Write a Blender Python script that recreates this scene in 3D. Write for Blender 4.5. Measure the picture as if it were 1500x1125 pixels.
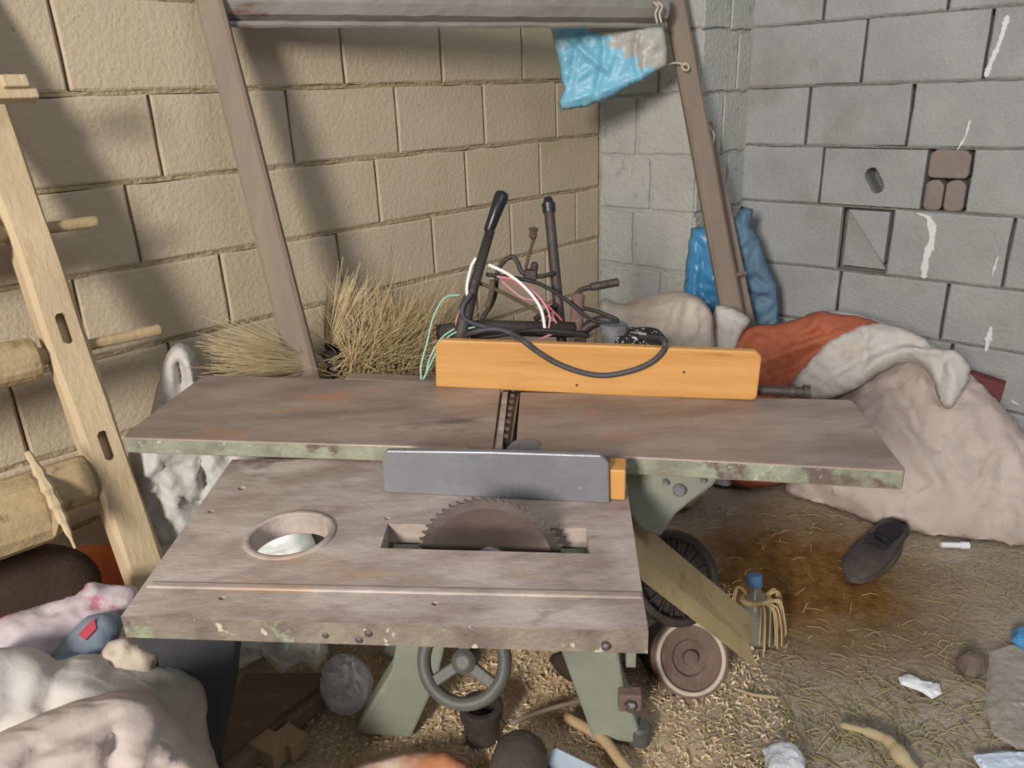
import bpy, bmesh, math, random
import numpy as np
from mathutils import Vector, Matrix, noise
from mathutils.geometry import delaunay_2d_cdt

for o in list(bpy.data.objects):
    bpy.data.objects.remove(o)
SC = bpy.context.scene
COL = SC.collection
V = Vector
PI = math.pi
rnd = random.Random(7)

# ------------------------------------------------------------------ camera
FPX = 1130.0
PITCH, ROLL = math.radians(20.8), math.radians(2.2)
EYE = V((0, 0, 1.40))
FW = V((0, math.cos(PITCH), -math.sin(PITCH)))
_r0, _u0 = V((1, 0, 0)), V((0, math.sin(PITCH), math.cos(PITCH)))
RT = _r0 * math.cos(ROLL) - _u0 * math.sin(ROLL)
UP = _u0 * math.cos(ROLL) + _r0 * math.sin(ROLL)
cd = bpy.data.cameras.new('camera')
cam = bpy.data.objects.new('camera', cd)
COL.objects.link(cam)
cam.matrix_world = Matrix(((RT.x, UP.x, -FW.x, EYE.x), (RT.y, UP.y, -FW.y, EYE.y), (RT.z, UP.z, -FW.z, EYE.z), (0, 0, 0, 1)))
cd.sensor_fit = 'HORIZONTAL'
cd.sensor_width = 36
cd.lens = 36 * FPX / 1500
cd.clip_start = 0.02
SC.camera = cam

# ------------------------------------------------------------------ light and exposure
SC.view_settings.view_transform = 'Standard'
SC.view_settings.look = 'None'
SC.view_settings.gamma = 1
SC.view_settings.use_curve_mapping = False
SC.view_settings.exposure = -0.1
W = bpy.data.worlds.new('world')
SC.world = W
W.use_nodes = True
bg = W.node_tree.nodes['Background']
bg.inputs[0].default_value = (0.86, 0.92, 1.0, 1)
bg.inputs[1].default_value = 0.25


def area(name, loc, target, size, energy, col):
    l = bpy.data.lights.new(name, 'AREA')
    l.shape = 'RECTANGLE'
    l.size, l.size_y = size
    l.energy = energy
    l.color = col
    o = bpy.data.objects.new(name, l)
    COL.objects.link(o)
    o.location = loc
    o.rotation_euler = (V(target) - V(loc)).to_track_quat('-Z', 'Y').to_euler()
    return o


area('doorway_daylight', (-1.75, -2.75, 2.45), (0.1, 2.2, 0.8), (0.7, 1.0), 310, (1.0, 0.945, 0.87))
area('overhead_fill', (1.6, -0.6, 3.6), (0.5, 1.7, 0.3), (1.8, 1.8), 36, (0.86, 0.93, 1.0))  # soft fill lamp added high up to brighten the table tops


# ------------------------------------------------------------------ points from the survey of the place
def ray(x, y):
    return FW + RT * ((x - 750) / FPX) - UP * ((y - 562.5) / FPX)


def at(x, y, w):
    return EYE + ray(x, y) * w


def onz(x, y, z):
    d = ray(x, y)
    return EYE + d * ((z - EYE.z) / d.z)


def onp(x, y, q, n):
    d = ray(x, y)
    return EYE + d * ((V(q) - EYE).dot(n) / d.dot(n))


A_L, A_R = math.radians(44.5), math.radians(48)
DL, NL = V((math.cos(A_L), math.sin(A_L), 0)), V((-math.sin(A_L), math.cos(A_L), 0))
DR, NR = V((-math.sin(A_R), math.cos(A_R), 0)), V((math.cos(A_R), math.sin(A_R), 0))
D_L, D_R = 2.2, 3.25
YAW = math.radians(-7)
UX, UY, UZ = V((math.cos(YAW), math.sin(YAW), 0)), V((-math.sin(YAW), math.cos(YAW), 0)), V((0, 0, 1))


def on_left(x, y, off=0.0):
    return onp(x, y, NL * (D_L - off), NL)


def on_right(x, y, off=0.0):
    return onp(x, y, NR * (D_R - off), NR)


# ------------------------------------------------------------------ materials
def s(r, g, b):
    f = lambda c: (c / 255 / 12.92) if c / 255 <= 0.04045 else ((c / 255 + 0.055) / 1.055) ** 2.4
    return (f(r), f(g), f(b), 1)


WRINKLED = []


def M(name, a, b, scale=6, rough=0.85, bump=0.25, bscale=45, metal=0.0, stretch=(1, 1, 1), spots=None, spots2=None,
      rot=0.0, contrast=0.25, alpha=1.0, trans=0.0, spec=0.3, bdist=0.01):
    m = bpy.data.materials.new(name)
    m.use_nodes = True
    nt = m.node_tree
    N, L = nt.nodes, nt.links
    P = N['Principled BSDF']
    tc = N.new('ShaderNodeTexCoord')
    mp = N.new('ShaderNodeMapping')
    mp.inputs['Scale'].default_value = stretch
    mp.inputs['Rotation'].default_value = (0, 0, rot)
    L.new(tc.outputs['Object'], mp.inputs[0])

    def nz(sc, det=6, r=0.6):
        n = N.new('ShaderNodeTexNoise')
        n.inputs['Scale'].default_value = sc
        n.inputs['Detail'].default_value = det
        n.inputs['Roughness'].default_value = r
        L.new(mp.outputs[0], n.inputs['Vector'])
        return n

    def ramp(n, lo, hi):
        r = N.new('ShaderNodeMapRange')
        r.inputs[1].default_value, r.inputs[2].default_value = lo, hi
        r.clamp = True
        L.new(n.outputs[0], r.inputs[0])
        return r

    def mix(fac, c1, c2):
        x = N.new('ShaderNodeMix')
        x.data_type = 'RGBA'
        L.new(fac.outputs[0], x.inputs[0])
        if isinstance(c1, tuple):
            x.inputs[6].default_value = c1
        else:
            L.new(c1.outputs[2], x.inputs[6])
        x.inputs[7].default_value = c2
        return x
    c = mix(ramp(nz(scale), 0.5 - contrast, 0.5 + contrast), a, b)
    for i, sp in enumerate((spots, spots2)):
        if sp:
            n = nz(sp[1], 5, 0.65)
            n.noise_dimensions = '4D'
            n.inputs['W'].default_value = 3.7 + 2 * i
            c = mix(ramp(n, sp[2], sp[2] + (sp[3] if len(sp) > 3 else 0.08)), c, sp[0])
    L.new(c.outputs[2], P.inputs['Base Color'])
    P.inputs['Roughness'].default_value = rough
    P.inputs['Metallic'].default_value = metal
    P.inputs['Specular IOR Level'].default_value = spec
    P.inputs['Transmission Weight'].default_value = trans
    P.inputs['Alpha'].default_value = alpha
    if bump:
        cloth = any(k in name for k in ('sack', 'plastic sheet', 'clear plastic', 'pale plastic', 'mint plastic', 'grey plastic', 'clear crinkled'))
        bn = N.new('ShaderNodeBump')
        bn.inputs['Strength'].default_value = bump
        bn.inputs['Distance'].default_value = bdist
        L.new(nz(bscale, 4).outputs[0], bn.inputs['Height'])
        if cloth:
            mp.inputs['Rotation'].default_value = (0.4, 0.3, 0.7)
            rg = N.new('ShaderNodeTexNoise')
            rg.noise_type = 'RIDGED_MULTIFRACTAL'
            rg.inputs['Scale'].default_value = 15
            rg.inputs['Detail'].default_value = 3
            rg.inputs['Roughness'].default_value = 0.45
            rg.inputs['Distortion'].default_value = 0.6
            ms = N.new('ShaderNodeMapping')
            ms.inputs['Scale'].default_value = (0.7, 1.6, 1.0)
            ms.inputs['Rotation'].default_value = (0.5, 0.2, 0.6)
            L.new(tc.outputs['Object'], ms.inputs[0])
            L.new(ms.outputs[0], rg.inputs['Vector'])
            b2 = N.new('ShaderNodeBump')
            b2.inputs['Strength'].default_value = 0.55
            b2.inputs['Distance'].default_value = 0.012
            L.new(rg.outputs[0], b2.inputs['Height'])
            L.new(b2.outputs[0], bn.inputs['Normal'])
        L.new(bn.outputs[0], P.inputs['Normal'])
    return m


MAT = dict(
    block_tan=M('tan cement block', s(179, 163, 139), s(191, 175, 150), 3, 0.95, 0.7, 75, spots=(s(156, 138, 110), 70, 0.64, 0.06), spots2=(s(182, 168, 128), 2.2, 0.58, 0.2), bdist=0.006),
    mortar_tan=M('tan mortar', s(150, 134, 105), s(176, 158, 126), 30, 0.95, 1.0, 90, bdist=0.008),
    block_grey=M('grey cement block', s(148, 148, 147), s(172, 172, 171), 4, 0.95, 0.6, 80, spots=(s(176, 176, 174), 40, 0.66, 0.06), spots2=(s(140, 132, 118), 2.0, 0.55, 0.2)),
    mortar_grey=M('grey mortar', s(118, 115, 110), s(140, 137, 131), 30, 0.95, 0.9, 80),
    block_pillar=M('pale grey cement block', s(172, 172, 166), s(186, 185, 178), 5, 0.95, 0.8, 60, spots=(s(150, 148, 142), 22, 0.6, 0.1), spots2=(s(155, 160, 168), 1.6, 0.5, 0.2)),
    reddish=M('reddish brick', s(132, 118, 112), s(146, 132, 126), 8, 0.9, 0.5),
    white_paint=M('white paint', s(215, 214, 212), s(228, 228, 228), 30, 0.8, 0.3, 80),
    dirt=None,
    cast_brown=M('rusty cast table', s(128, 110, 98), s(164, 146, 133), 7, 0.5, 0.14, 60, metal=0.1, stretch=(0.5, 1.6, 1), rot=YAW, spots=(s(178, 124, 86), 3.6, 0.57, 0.12), spots2=(s(100, 92, 90), 4.6, 0.6, 0.1), contrast=0.15, spec=0.5),
    cast_grey=M('dusty cast table', s(140, 124, 114), s(184, 170, 161), 11, 0.58, 0.2, 60, stretch=(0.6, 1.3, 1), rot=YAW, spots=(s(108, 92, 86), 6.5, 0.6, 0.07), spots2=(s(172, 144, 118), 5.0, 0.6, 0.1), contrast=0.14, spec=0.45),
    cast_side=M('worn painted edge', s(106, 94, 86), s(134, 122, 108), 16, 0.8, 0.6, 60, spots=(s(136, 142, 118), 9, 0.56, 0.05), spots2=(s(182, 176, 156), 36, 0.63, 0.04), contrast=0.14),
    cast_edge=M('green painted casting edge', s(120, 120, 104), s(144, 148, 128), 14, 0.8, 0.5, 60, spots=(s(100, 86, 78), 9, 0.55, 0.06), spots2=(s(184, 180, 160), 34, 0.62, 0.04), contrast=0.12),
    green=M('sage green paint', s(120, 124, 110), s(138, 141, 126), 7, 0.7, 0.15, 50, spots=(s(154, 152, 132), 9, 0.62, 0.1), spots2=(s(98, 92, 80), 14, 0.68, 0.06)),
    fence_wood=M('varnished yellow wood', s(182, 130, 66), s(198, 148, 86), 7, 0.5, 0.08, 40, stretch=(0.25, 1, 4.0), rot=YAW, spots=(s(160, 106, 50), 7, 0.6, 0.08), contrast=0.15, spec=0.4),
    steel=M('grey steel plate', s(118, 118, 124), s(138, 138, 142), 10, 0.42, 0.1, 60, metal=0.35, spots=(s(160, 160, 164), 26, 0.66, 0.05), spots2=(s(104, 98, 96), 7, 0.6, 0.1)),
    blade=M('dark polished saw steel', s(112, 98, 92), s(140, 126, 118), 12, 0.34, 0.05, 60, metal=0.8),
    teeth=M('bright worn steel', s(104, 96, 92), s(140, 132, 126), 20, 0.35, 0.1, 60, metal=0.8),
    iron=M('dark iron', s(62, 56, 54), s(84, 76, 72), 14, 0.55, 0.3, 60, metal=0.4, spots=(s(112, 92, 78), 16, 0.62, 0.1)),
    black=M('black plastic grip', s(26, 26, 28), s(36, 36, 38), 20, 0.32, 0.05, 60, spec=0.5),
    rust=M('rusty iron', s(98, 78, 70), s(120, 98, 90), 14, 0.75, 0.4, 60, spots=(s(140, 120, 112), 12, 0.6, 0.1)),
    handwheel=M('grey green enamel', s(70, 71, 67), s(90, 91, 85), 14, 0.5, 0.15, 60, spots=(s(90, 84, 78), 12, 0.6, 0.1)),
    tan_metal=M('dusty tan sheet metal', s(156, 134, 94), s(180, 158, 118), 7, 0.8, 0.15, 60, spots=(s(122, 92, 48), 5, 0.55, 0.15)),
    slat=M('grey brown planed wood', s(126, 111, 98), s(142, 127, 112), 7, 0.85, 0.25, 60, stretch=(2, 2, 0.25), spots=(s(106, 90, 82), 5, 0.62, 0.1)),
    pale_wood=M('pale hewn wood', s(178, 156, 124), s(196, 176, 144), 6, 0.85, 0.3, 35, stretch=(2.5, 2.5, 0.5), spots=(s(172, 140, 92), 6, 0.6, 0.12)),
    rung_wood=M('weathered turned wood', s(160, 139, 104), s(178, 156, 120), 8, 0.9, 0.6, 30, spots=(s(120, 98, 66), 9, 0.62, 0.06)),
    zinc=M('stained galvanized sheet', s(132, 128, 120), s(158, 154, 146), 8, 0.6, 0.2, 50, metal=0.15, stretch=(0.6, 0.6, 2), spots=(s(120, 84, 72), 5, 0.66, 0.06), spots2=(s(158, 148, 134), 16, 0.6, 0.1)),
    sack_white=M('woven white sack', s(180, 174, 167), s(196, 190, 184), 6, 0.75, 0.1, 160, spots=(s(176, 160, 138), 3.5, 0.55, 0.2)),
    sack_dusty=M('dusty white sack', s(176, 162, 146), s(198, 186, 172), 5, 0.85, 0.1, 140, spots=(s(150, 130, 110), 4, 0.55, 0.2)),
    sack_beige=M('beige grey sack', s(172, 156, 146), s(194, 180, 170), 4, 0.9, 0.1, 120, spots=(s(150, 142, 136), 5, 0.55, 0.2), spots2=(s(170, 140, 100), 2.2, 0.6, 0.2)),
    sack_front=M('pinkish dusty sack', s(172, 156, 146), s(190, 176, 168), 6, 0.85, 0.1, 120, spots=(s(166, 146, 128), 5, 0.54, 0.18)),
    sack_orange=M('orange woven sack', s(158, 84, 58), s(178, 102, 74), 8, 0.65, 0.3, 150, spots=(s(140, 66, 38), 6, 0.6, 0.1)),
    blue_bag=M('blue plastic sheet', s(56, 126, 178), s(84, 154, 202), 6, 0.35, 0.25, 30, spec=0.5),
    blue_dusty=M('dusty blue sack', s(84, 112, 134), s(104, 132, 152), 6, 0.6, 0.3, 40, spots=(s(66, 140, 186), 6, 0.6, 0.06)),
    sky_bag=M('blue and clear plastic', s(110, 172, 198), s(132, 194, 216), 6, 0.4, 0.3, 40, spots=(s(150, 176, 188), 8, 0.54, 0.1), spec=0.5),
    cloudy_bag=M('cloudy grey plastic sheet', s(158, 156, 146), s(174, 172, 162), 6, 0.4, 0.3, 40, spots=(s(138, 128, 108), 10, 0.62, 0.08), spec=0.5),
    pink_bag=M('white sack with faded pink print', s(182, 166, 170), s(196, 182, 186), 6, 0.7, 0.1, 60, spots=(s(186, 118, 132), 11, 0.54, 0.05)),
    pink_print=M('faded pink ink', s(176, 112, 124), s(196, 138, 148), 20, 0.8, 0.1),
    slate_bag=M('blue grey plastic', s(110, 122, 136), s(130, 140, 152), 6, 0.5, 0.2, 60),
    red=M('red label', s(176, 60, 72), s(190, 76, 86), 10, 0.6, 0.1),
    foil=M('crumpled pale plastic', s(176, 174, 168), s(194, 192, 187), 8, 0.6, 0.3, 40, spots=(s(190, 178, 150), 5, 0.6, 0.15), spec=0.5),
    mint=M('white and mint plastic', s(214, 218, 216), s(228, 230, 228), 8, 0.5, 0.2, 40, spots=(s(130, 190, 170), 4, 0.55, 0.1)),
    paper=M('white paper', s(214, 214, 216), s(226, 226, 228), 10, 0.8, 0.1),
    bluewhite=M('pale blue card', s(190, 204, 222), s(206, 218, 232), 10, 0.6, 0.1),
    clear=M('clear crinkled plastic', s(216, 220, 230), s(234, 238, 246), 10, 0.12, 0.8, 22, alpha=0.5, spec=1.0),
    slate_board=M('dark slate board', s(62, 62, 66), s(76, 76, 80), 5, 0.8, 0.15),
    brown_board=M('brown dusty board', s(98, 80, 68), s(118, 98, 84), 7, 0.85, 0.25, 50, stretch=(1, 3, 1), spots=(s(146, 124, 96), 14, 0.6, 0.1)),
    offcut=M('fresh offcut wood', s(160, 136, 104), s(178, 152, 118), 9, 0.85, 0.3, 40),
    straw=M('dry straw', s(168, 144, 104), s(190, 168, 128), 20, 0.85, 0.0),
    straw_grey=M('grey dry straw', s(186, 164, 124), s(208, 188, 150), 20, 0.85, 0.0),
    straw_floor=M('scattered straw', s(152, 136, 102), s(176, 160, 126), 20, 0.9, 0.0),
    shaving=M('wood shavings', s(196, 170, 134), s(228, 206, 172), 60, 0.9, 0.0, contrast=0.1),
    grass=M('green hay', s(134, 128, 92), s(156, 148, 110), 20, 0.9, 0.0),
    cable=M('grey black cable', s(58, 58, 62), s(74, 74, 78), 12, 0.5, 0.05),
    cable_black=M('dark cable', s(38, 36, 36), s(52, 48, 46), 12, 0.5, 0.05),
    w_white=M('white wire', s(226, 222, 214), s(236, 232, 226), 10, 0.5, 0.0),
    w_pink=M('pink wire', s(210, 130, 146), s(222, 148, 160), 10, 0.5, 0.0),
    w_red=M('red wire', s(176, 80, 90), s(196, 98, 106), 10, 0.5, 0.0),
    w_mint=M('mint wire', s(140, 186, 166), s(158, 200, 182), 10, 0.5, 0.0),
    bark=M('bark twig', s(78, 64, 52), s(104, 86, 70), 18, 0.9, 0.5, 50),
    speckle=M('black speckled foam', s(34, 32, 32), s(48, 46, 44), 14, 0.7, 0.4, 60, spots=(s(206, 200, 188), 62, 0.56, 0.03)),
    shoe=M('dusty dark leather', s(58, 52, 52), s(82, 72, 68), 12, 0.7, 0.3, 60, spots=(s(104, 90, 82), 9, 0.62, 0.1)),
    shoe_in=M('dark shoe lining', s(34, 32, 38), s(44, 42, 48), 12, 0.9, 0.2),
    stone=M('brown clod', s(96, 82, 72), s(120, 104, 92), 10, 0.95, 0.6, 40),
    maroon=M('maroon board', s(96, 48, 48), s(108, 58, 56), 6, 0.7, 0.15),
    string=M('pale string', s(190, 176, 156), s(204, 190, 170), 20, 0.9, 0.0),
    orange_pl=M('orange plastic', s(178, 84, 38), s(190, 96, 48), 6, 0.4, 0.1),
    shade_and_scrap=M('dark brown shade and scrap', s(52, 40, 32), s(66, 52, 42), 8, 0.95, 0.5, 120),  # dark tone painted as the shade below the ladder; a floor scrap shares it
    clear_flat=M('thin clear plastic', s(190, 182, 172), s(206, 200, 192), 10, 0.08, 0.5, 14, alpha=0.28, spec=1.0),
    peach=M('faded orange and white sack cloth', s(186, 120, 84), s(196, 140, 108), 6, 0.75, 0.1, 60, spots=(s(190, 172, 156), 5, 0.5, 0.1)),
    blue_cap=M('blue plastic cap', s(70, 104, 140), s(84, 118, 152), 10, 0.5, 0.05),
    pet=M('dull clear bottle', s(120, 116, 104), s(140, 136, 124), 10, 0.3, 0.2, 30, alpha=0.75, spec=0.6),
    canister=M('sooty metal', s(72, 64, 58), s(98, 88, 80), 9, 0.65, 0.3, 50, spots=(s(126, 116, 106), 12, 0.62, 0.08)),
    pinkcap=M('pink plastic', s(190, 120, 124), s(204, 138, 140), 10, 0.4, 0.05),
)


bp_ = MAT['blade'].node_tree.nodes['Principled BSDF']
bp_.inputs['Anisotropic'].default_value = 0.8
tg_ = MAT['blade'].node_tree.nodes.new('ShaderNodeTangent')
tg_.direction_type = 'RADIAL'
tg_.axis = 'Y'
MAT['blade'].node_tree.links.new(tg_.outputs[0], bp_.inputs['Tangent'])


def floor_material():
    m = bpy.data.materials.new('sawdust dirt')
    m.use_nodes = True
    N, L = m.node_tree.nodes, m.node_tree.links
    P = N['Principled BSDF']
    P.inputs['Roughness'].default_value = 0.95
    P.inputs['Specular IOR Level'].default_value = 0.1
    tc = N.new('ShaderNodeTexCoord')

    def noise_(sc, det, w=0.0):
        n = N.new('ShaderNodeTexNoise')
        n.noise_dimensions = '4D'
        n.inputs['W'].default_value = w
        n.inputs['Scale'].default_value = sc
        n.inputs['Detail'].default_value = det
        n.inputs['Roughness'].default_value = 0.65
        L.new(tc.outputs['Object'], n.inputs['Vector'])
        return n

    def rng(sock, lo, hi):
        r = N.new('ShaderNodeMapRange')
        r.inputs[1].default_value, r.inputs[2].default_value = lo, hi
        L.new(sock, r.inputs[0])
        return r.outputs[0]

    def mix(f, a, b):
        x = N.new('ShaderNodeMix')
        x.data_type = 'RGBA'
        L.new(f, x.inputs[0])
        for k, c in ((6, a), (7, b)):
            if isinstance(c, tuple):
                x.inputs[k].default_value = c
            else:
                L.new(c, x.inputs[k])
        return x.outputs[2]
    c = mix(rng(noise_(5, 8).outputs[0], 0.35, 0.65), s(140, 129, 114), s(170, 159, 142))
    c = mix(rng(noise_(90, 4, 2).outputs[0], 0.5, 0.7), c, s(184, 166, 134))
    c = mix(rng(noise_(60, 4, 5).outputs[0], 0.58, 0.7), c, s(92, 78, 62))
    c = mix(rng(noise_(3, 5, 8).outputs[0], 0.55, 0.7), c, s(136, 132, 106))
    m0 = N.new('ShaderNodeMapping')
    m0.inputs['Location'].default_value = (0.12, -1.42, 0)
    m0.inputs['Scale'].default_value = (1.0, 1.0, 1.0)
    L.new(tc.outputs['Object'], m0.inputs[0])
    l0 = N.new('ShaderNodeVectorMath')
    l0.operation = 'LENGTH'
    L.new(m0.outputs[0], l0.inputs[0])
    a0 = N.new('ShaderNodeMath')
    a0.operation = 'MULTIPLY_ADD'
    L.new(noise_(5, 6, 17).outputs[0], a0.inputs[0])
    a0.inputs[1].default_value = 0.5
    L.new(l0.outputs['Value'], a0.inputs[2])
    pale = mix(rng(noise_(120, 4, 21).outputs[0], 0.35, 0.65), s(176, 152, 120), s(214, 192, 160))
    c = mix(rng(a0.outputs[0], 0.95, 0.6), c, pale)
    # warm brown shade beside the machine, painted into the floor colour
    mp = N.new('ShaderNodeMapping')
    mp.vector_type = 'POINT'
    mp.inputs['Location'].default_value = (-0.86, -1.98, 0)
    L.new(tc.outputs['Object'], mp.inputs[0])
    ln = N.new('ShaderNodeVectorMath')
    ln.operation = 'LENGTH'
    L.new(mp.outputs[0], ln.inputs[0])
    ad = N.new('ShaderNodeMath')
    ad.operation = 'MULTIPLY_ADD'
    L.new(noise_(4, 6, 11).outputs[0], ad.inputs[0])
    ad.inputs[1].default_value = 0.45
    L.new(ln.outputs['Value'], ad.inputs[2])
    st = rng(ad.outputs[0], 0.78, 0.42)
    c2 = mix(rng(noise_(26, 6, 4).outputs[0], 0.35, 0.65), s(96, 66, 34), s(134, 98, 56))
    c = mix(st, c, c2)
    L.new(c, P.inputs['Base Color'])
    bn = N.new('ShaderNodeBump')
    bn.inputs['Strength'].default_value = 0.8
    bn.inputs['Distance'].default_value = 0.012
    L.new(noise_(70, 5).outputs[0], bn.inputs['Height'])
    L.new(bn.outputs[0], P.inputs['Normal'])
    return m


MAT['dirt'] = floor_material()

# ------------------------------------------------------------------ object helpers
ORG = {}


def make(name, verts, faces, mat, parent=None, smooth=False, label=None, cat=None, group=None, kind=None, mats=None, fmi=None,
         bevel=0.0, seg=2, sub=0):
    me = bpy.data.meshes.new(name)
    verts = [V(v) for v in verts]
    if parent is not None:
        org = ORG[parent.name]
    else:
        xs = [v.x for v in verts]
        ys = [v.y for v in verts]
        org = V(((min(xs) + max(xs)) / 2, (min(ys) + max(ys)) / 2, min(v.z for v in verts)))
        if kind == 'structure':
            org = V((0, 0, 0))
    me.from_pydata([v - org for v in verts], [], faces)
    for mm in (mats or [mat]):
        me.materials.append(MAT[mm] if isinstance(mm, str) else mm)
    if fmi:
        for p, k in zip(me.polygons, fmi):
            p.material_index = k
    bm = bmesh.new()
    bm.from_mesh(me)
    bmesh.ops.recalc_face_normals(bm, faces=bm.faces)
    if bevel:
        ed = [e for e in bm.edges if len(e.link_faces) == 2 and e.calc_face_angle(0) > 0.5]
        bmesh.ops.bevel(bm, geom=ed, offset=bevel, segments=seg, profile=0.5, affect='EDGES', clamp_overlap=True)
    bm.to_mesh(me)
    bm.free()
    if smooth:
        for p in me.polygons:
            p.use_smooth = True
    o = bpy.data.objects.new(name, me)
    COL.objects.link(o)
    if sub:
        md = o.modifiers.new('sub', 'SUBSURF')
        md.levels = md.render_levels = sub
    if parent is not None:
        o.parent = parent
        ORG[o.name] = org
    else:
        o.location = org
        ORG[o.name] = org
    tag(o, label, cat, group, kind)
    return o


def tag(o, label=None, cat=None, group=None, kind=None):
    if label: o['label'] = label
    if cat: o['category'] = cat
    if group: o['group'] = group
    if kind: o['kind'] = kind


def thing(name, loc, label, cat, group=None):
    o = bpy.data.objects.new(name, None)
    o.empty_display_size = 0.1
    COL.objects.link(o)
    o.location = loc
    ORG[o.name] = V(loc)
    tag(o, label, cat, group)
    return o


def poly_prism(pts, off):
    """closed prism from a polygon of 3D points and an offset vector"""
    n = len(pts)
    off = V(off)
    v = [V(p) for p in pts] + [V(p) + off for p in pts]
    f = [tuple(range(n)), tuple(range(2 * n - 1, n - 1, -1))]
    f += [(i, (i + 1) % n, n + (i + 1) % n, n + i) for i in range(n)]
    return v, f


def join(*parts):
    v, f = [], []
    for pv, pf in parts:
        k = len(v)
        v += list(pv)
        f += [tuple(i + k for i in q) for q in pf]
    return v, f


def obox(c, ex, ey, ez, sx, sy, sz):
    c, ex, ey, ez = V(c), V(ex) * sx / 2, V(ey) * sy / 2, V(ez) * sz / 2
    return poly_prism([c - ex - ey - ez, c + ex - ey - ez, c + ex + ey - ez, c - ex + ey - ez], ez * 2)


def beam(p, q, wid, thk, side):
    """bar from p to q; wid along side, thk across"""
    p, q = V(p), V(q)
    d = (q - p).normalized()
    sd = V(side)
    sd = (sd - d * sd.dot(d)).normalized()
    t = d.cross(sd).normalized()
    return poly_prism([p - sd * wid / 2 - t * thk / 2, p + sd * wid / 2 - t * thk / 2, p + sd * wid / 2 + t * thk / 2, p - sd * wid / 2 + t * thk / 2], q - p)


def hewn_beam(p, q, wid, thk, side, n=18, amp=0.006, seed=0, taper=1.0):
    p, q = V(p), V(q)
    d = (q - p).normalized()
    sd = V(side)
    sd = (sd - d * sd.dot(d)).normalized()
    t = d.cross(sd).normalized()
    v, f = [], []
    prof = [(-1, -.6), (-.75, -1), (.75, -1), (1, -.6), (1, .6), (.75, 1), (-.75, 1), (-1, .6)]
    for i in range(n + 1):
        k = i / n
        c = p.lerp(q, k)
        ww = 1 + (taper - 1) * k
        for j, (a, b) in enumerate(prof):
            nn = V((noise.noise(V((k * 7, j * .7, seed))), noise.noise(V((k * 7, j * .7, seed + 9))), 0)) * amp
            v.append(c + sd * (a * wid / 2 * ww + nn.x) + t * (b * thk / 2 * ww + nn.y))
    m = len(prof)
    for i in range(n):
        for j in range(m):
            f.append((i * m + j, i * m + (j + 1) % m, (i + 1) * m + (j + 1) % m, (i + 1) * m + j))
    f.append(tuple(range(m)))
    f.append(tuple(range((n + 1) * m - 1, n * m - 1, -1)))
    return v, f


def crv(pts, n=8):
    """Catmull-Rom through pts"""
    P = [V(p) for p in pts]
    if len(P) < 3:
        return [P[0].lerp(P[-1], i / n) for i in range(n + 1)]
    Q = [P[0] * 2 - P[1]] + P + [P[-1] * 2 - P[-2]]
    out = []
    for i in range(1, len(Q) - 2):
        a, b, c, d = Q[i - 1:i + 3]
        for k in range(n):
            t = k / n
            out.append(0.5 * ((2 * b) + (c - a) * t + (2 * a - 5 * b + 4 * c - d) * t * t + (3 * b - a - 3 * c + d) * t ** 3))
    out.append(P[-1])
    return out


def tube(path, r, n=8):
    path = [V(p) for p in path]
    R = r if isinstance(r, (list, tuple)) else [r] * len(path)
    v, f = [], []
    pd = None
    for i, p in enumerate(path):
        d = (path[min(i + 1, len(path) - 1)] - path[max(i - 1, 0)])
        d = d.normalized() if d.length > 1e-9 else V((0, 0, 1))
        if pd is None:
            a = d.cross(V((0, 0, 1)) if abs(d.z) < 0.9 else V((1, 0, 0))).normalized()
        else:
            a = (a - d * a.dot(d))
            a = a.normalized() if a.length > 1e-6 else d.orthogonal().normalized()
        b = d.cross(a)
        pd = d
        for j in range(n):
            th = 2 * PI * j / n
            v.append(p + (a * math.cos(th) + b * math.sin(th)) * R[i])
    for i in range(len(path) - 1):
        for j in range(n):
            f.append((i * n + j, i * n + (j + 1) % n, (i + 1) * n + (j + 1) % n, (i + 1) * n + j))
    f.append(tuple(range(n - 1, -1, -1)))
    k = (len(path) - 1) * n
    f.append(tuple(range(k, k + n)))
    return v, f


def lathe(c, axis, prof, n=32, wob=0.0, seed=0):
    """prof: list of (radius, height along axis)"""
    c, ax = V(c), V(axis).normalized()
    a = ax.orthogonal().normalized()
    b = ax.cross(a)
    v, f = [], []
    for r, h in prof:
        for j in range(n):
            th = 2 * PI * j / n
            k = 1 + wob * noise.noise(V((math.cos(th) * 1.5 + seed, math.sin(th) * 1.5, h * 9)))
            v.append(c + ax * h + (a * math.cos(th) + b * math.sin(th)) * max(r, 1e-4) * k)
    m = len(prof)
    for i in range(m - 1):
        for j in range(n):
            f.append((i * n + j, i * n + (j + 1) % n, (i + 1) * n + (j + 1) % n, (i + 1) * n + j))
    f.append(tuple(range(n - 1, -1, -1)))
    f.append(tuple(range((m - 1) * n, m * n)))
    return v, f


def torus(c, axis, R, r, n=40, m=10, flat=1.0):
    c, ax = V(c), V(axis).normalized()
    a = ax.orthogonal().normalized()
    b = ax.cross(a)
    v, f = [], []
    for i in range(n):
        th = 2 * PI * i / n
        e = a * math.cos(th) + b * math.sin(th)
        for j in range(m):
            ph = 2 * PI * j / m
            v.append(c + e * (R + r * math.cos(ph)) + ax * r * flat * math.sin(ph))
    for i in range(n):
        for j in range(m):
            f.append((i * m + j, i * m + (j + 1) % m, ((i + 1) % n) * m + (j + 1) % m, ((i + 1) % n) * m + j))
    return v, f


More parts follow.
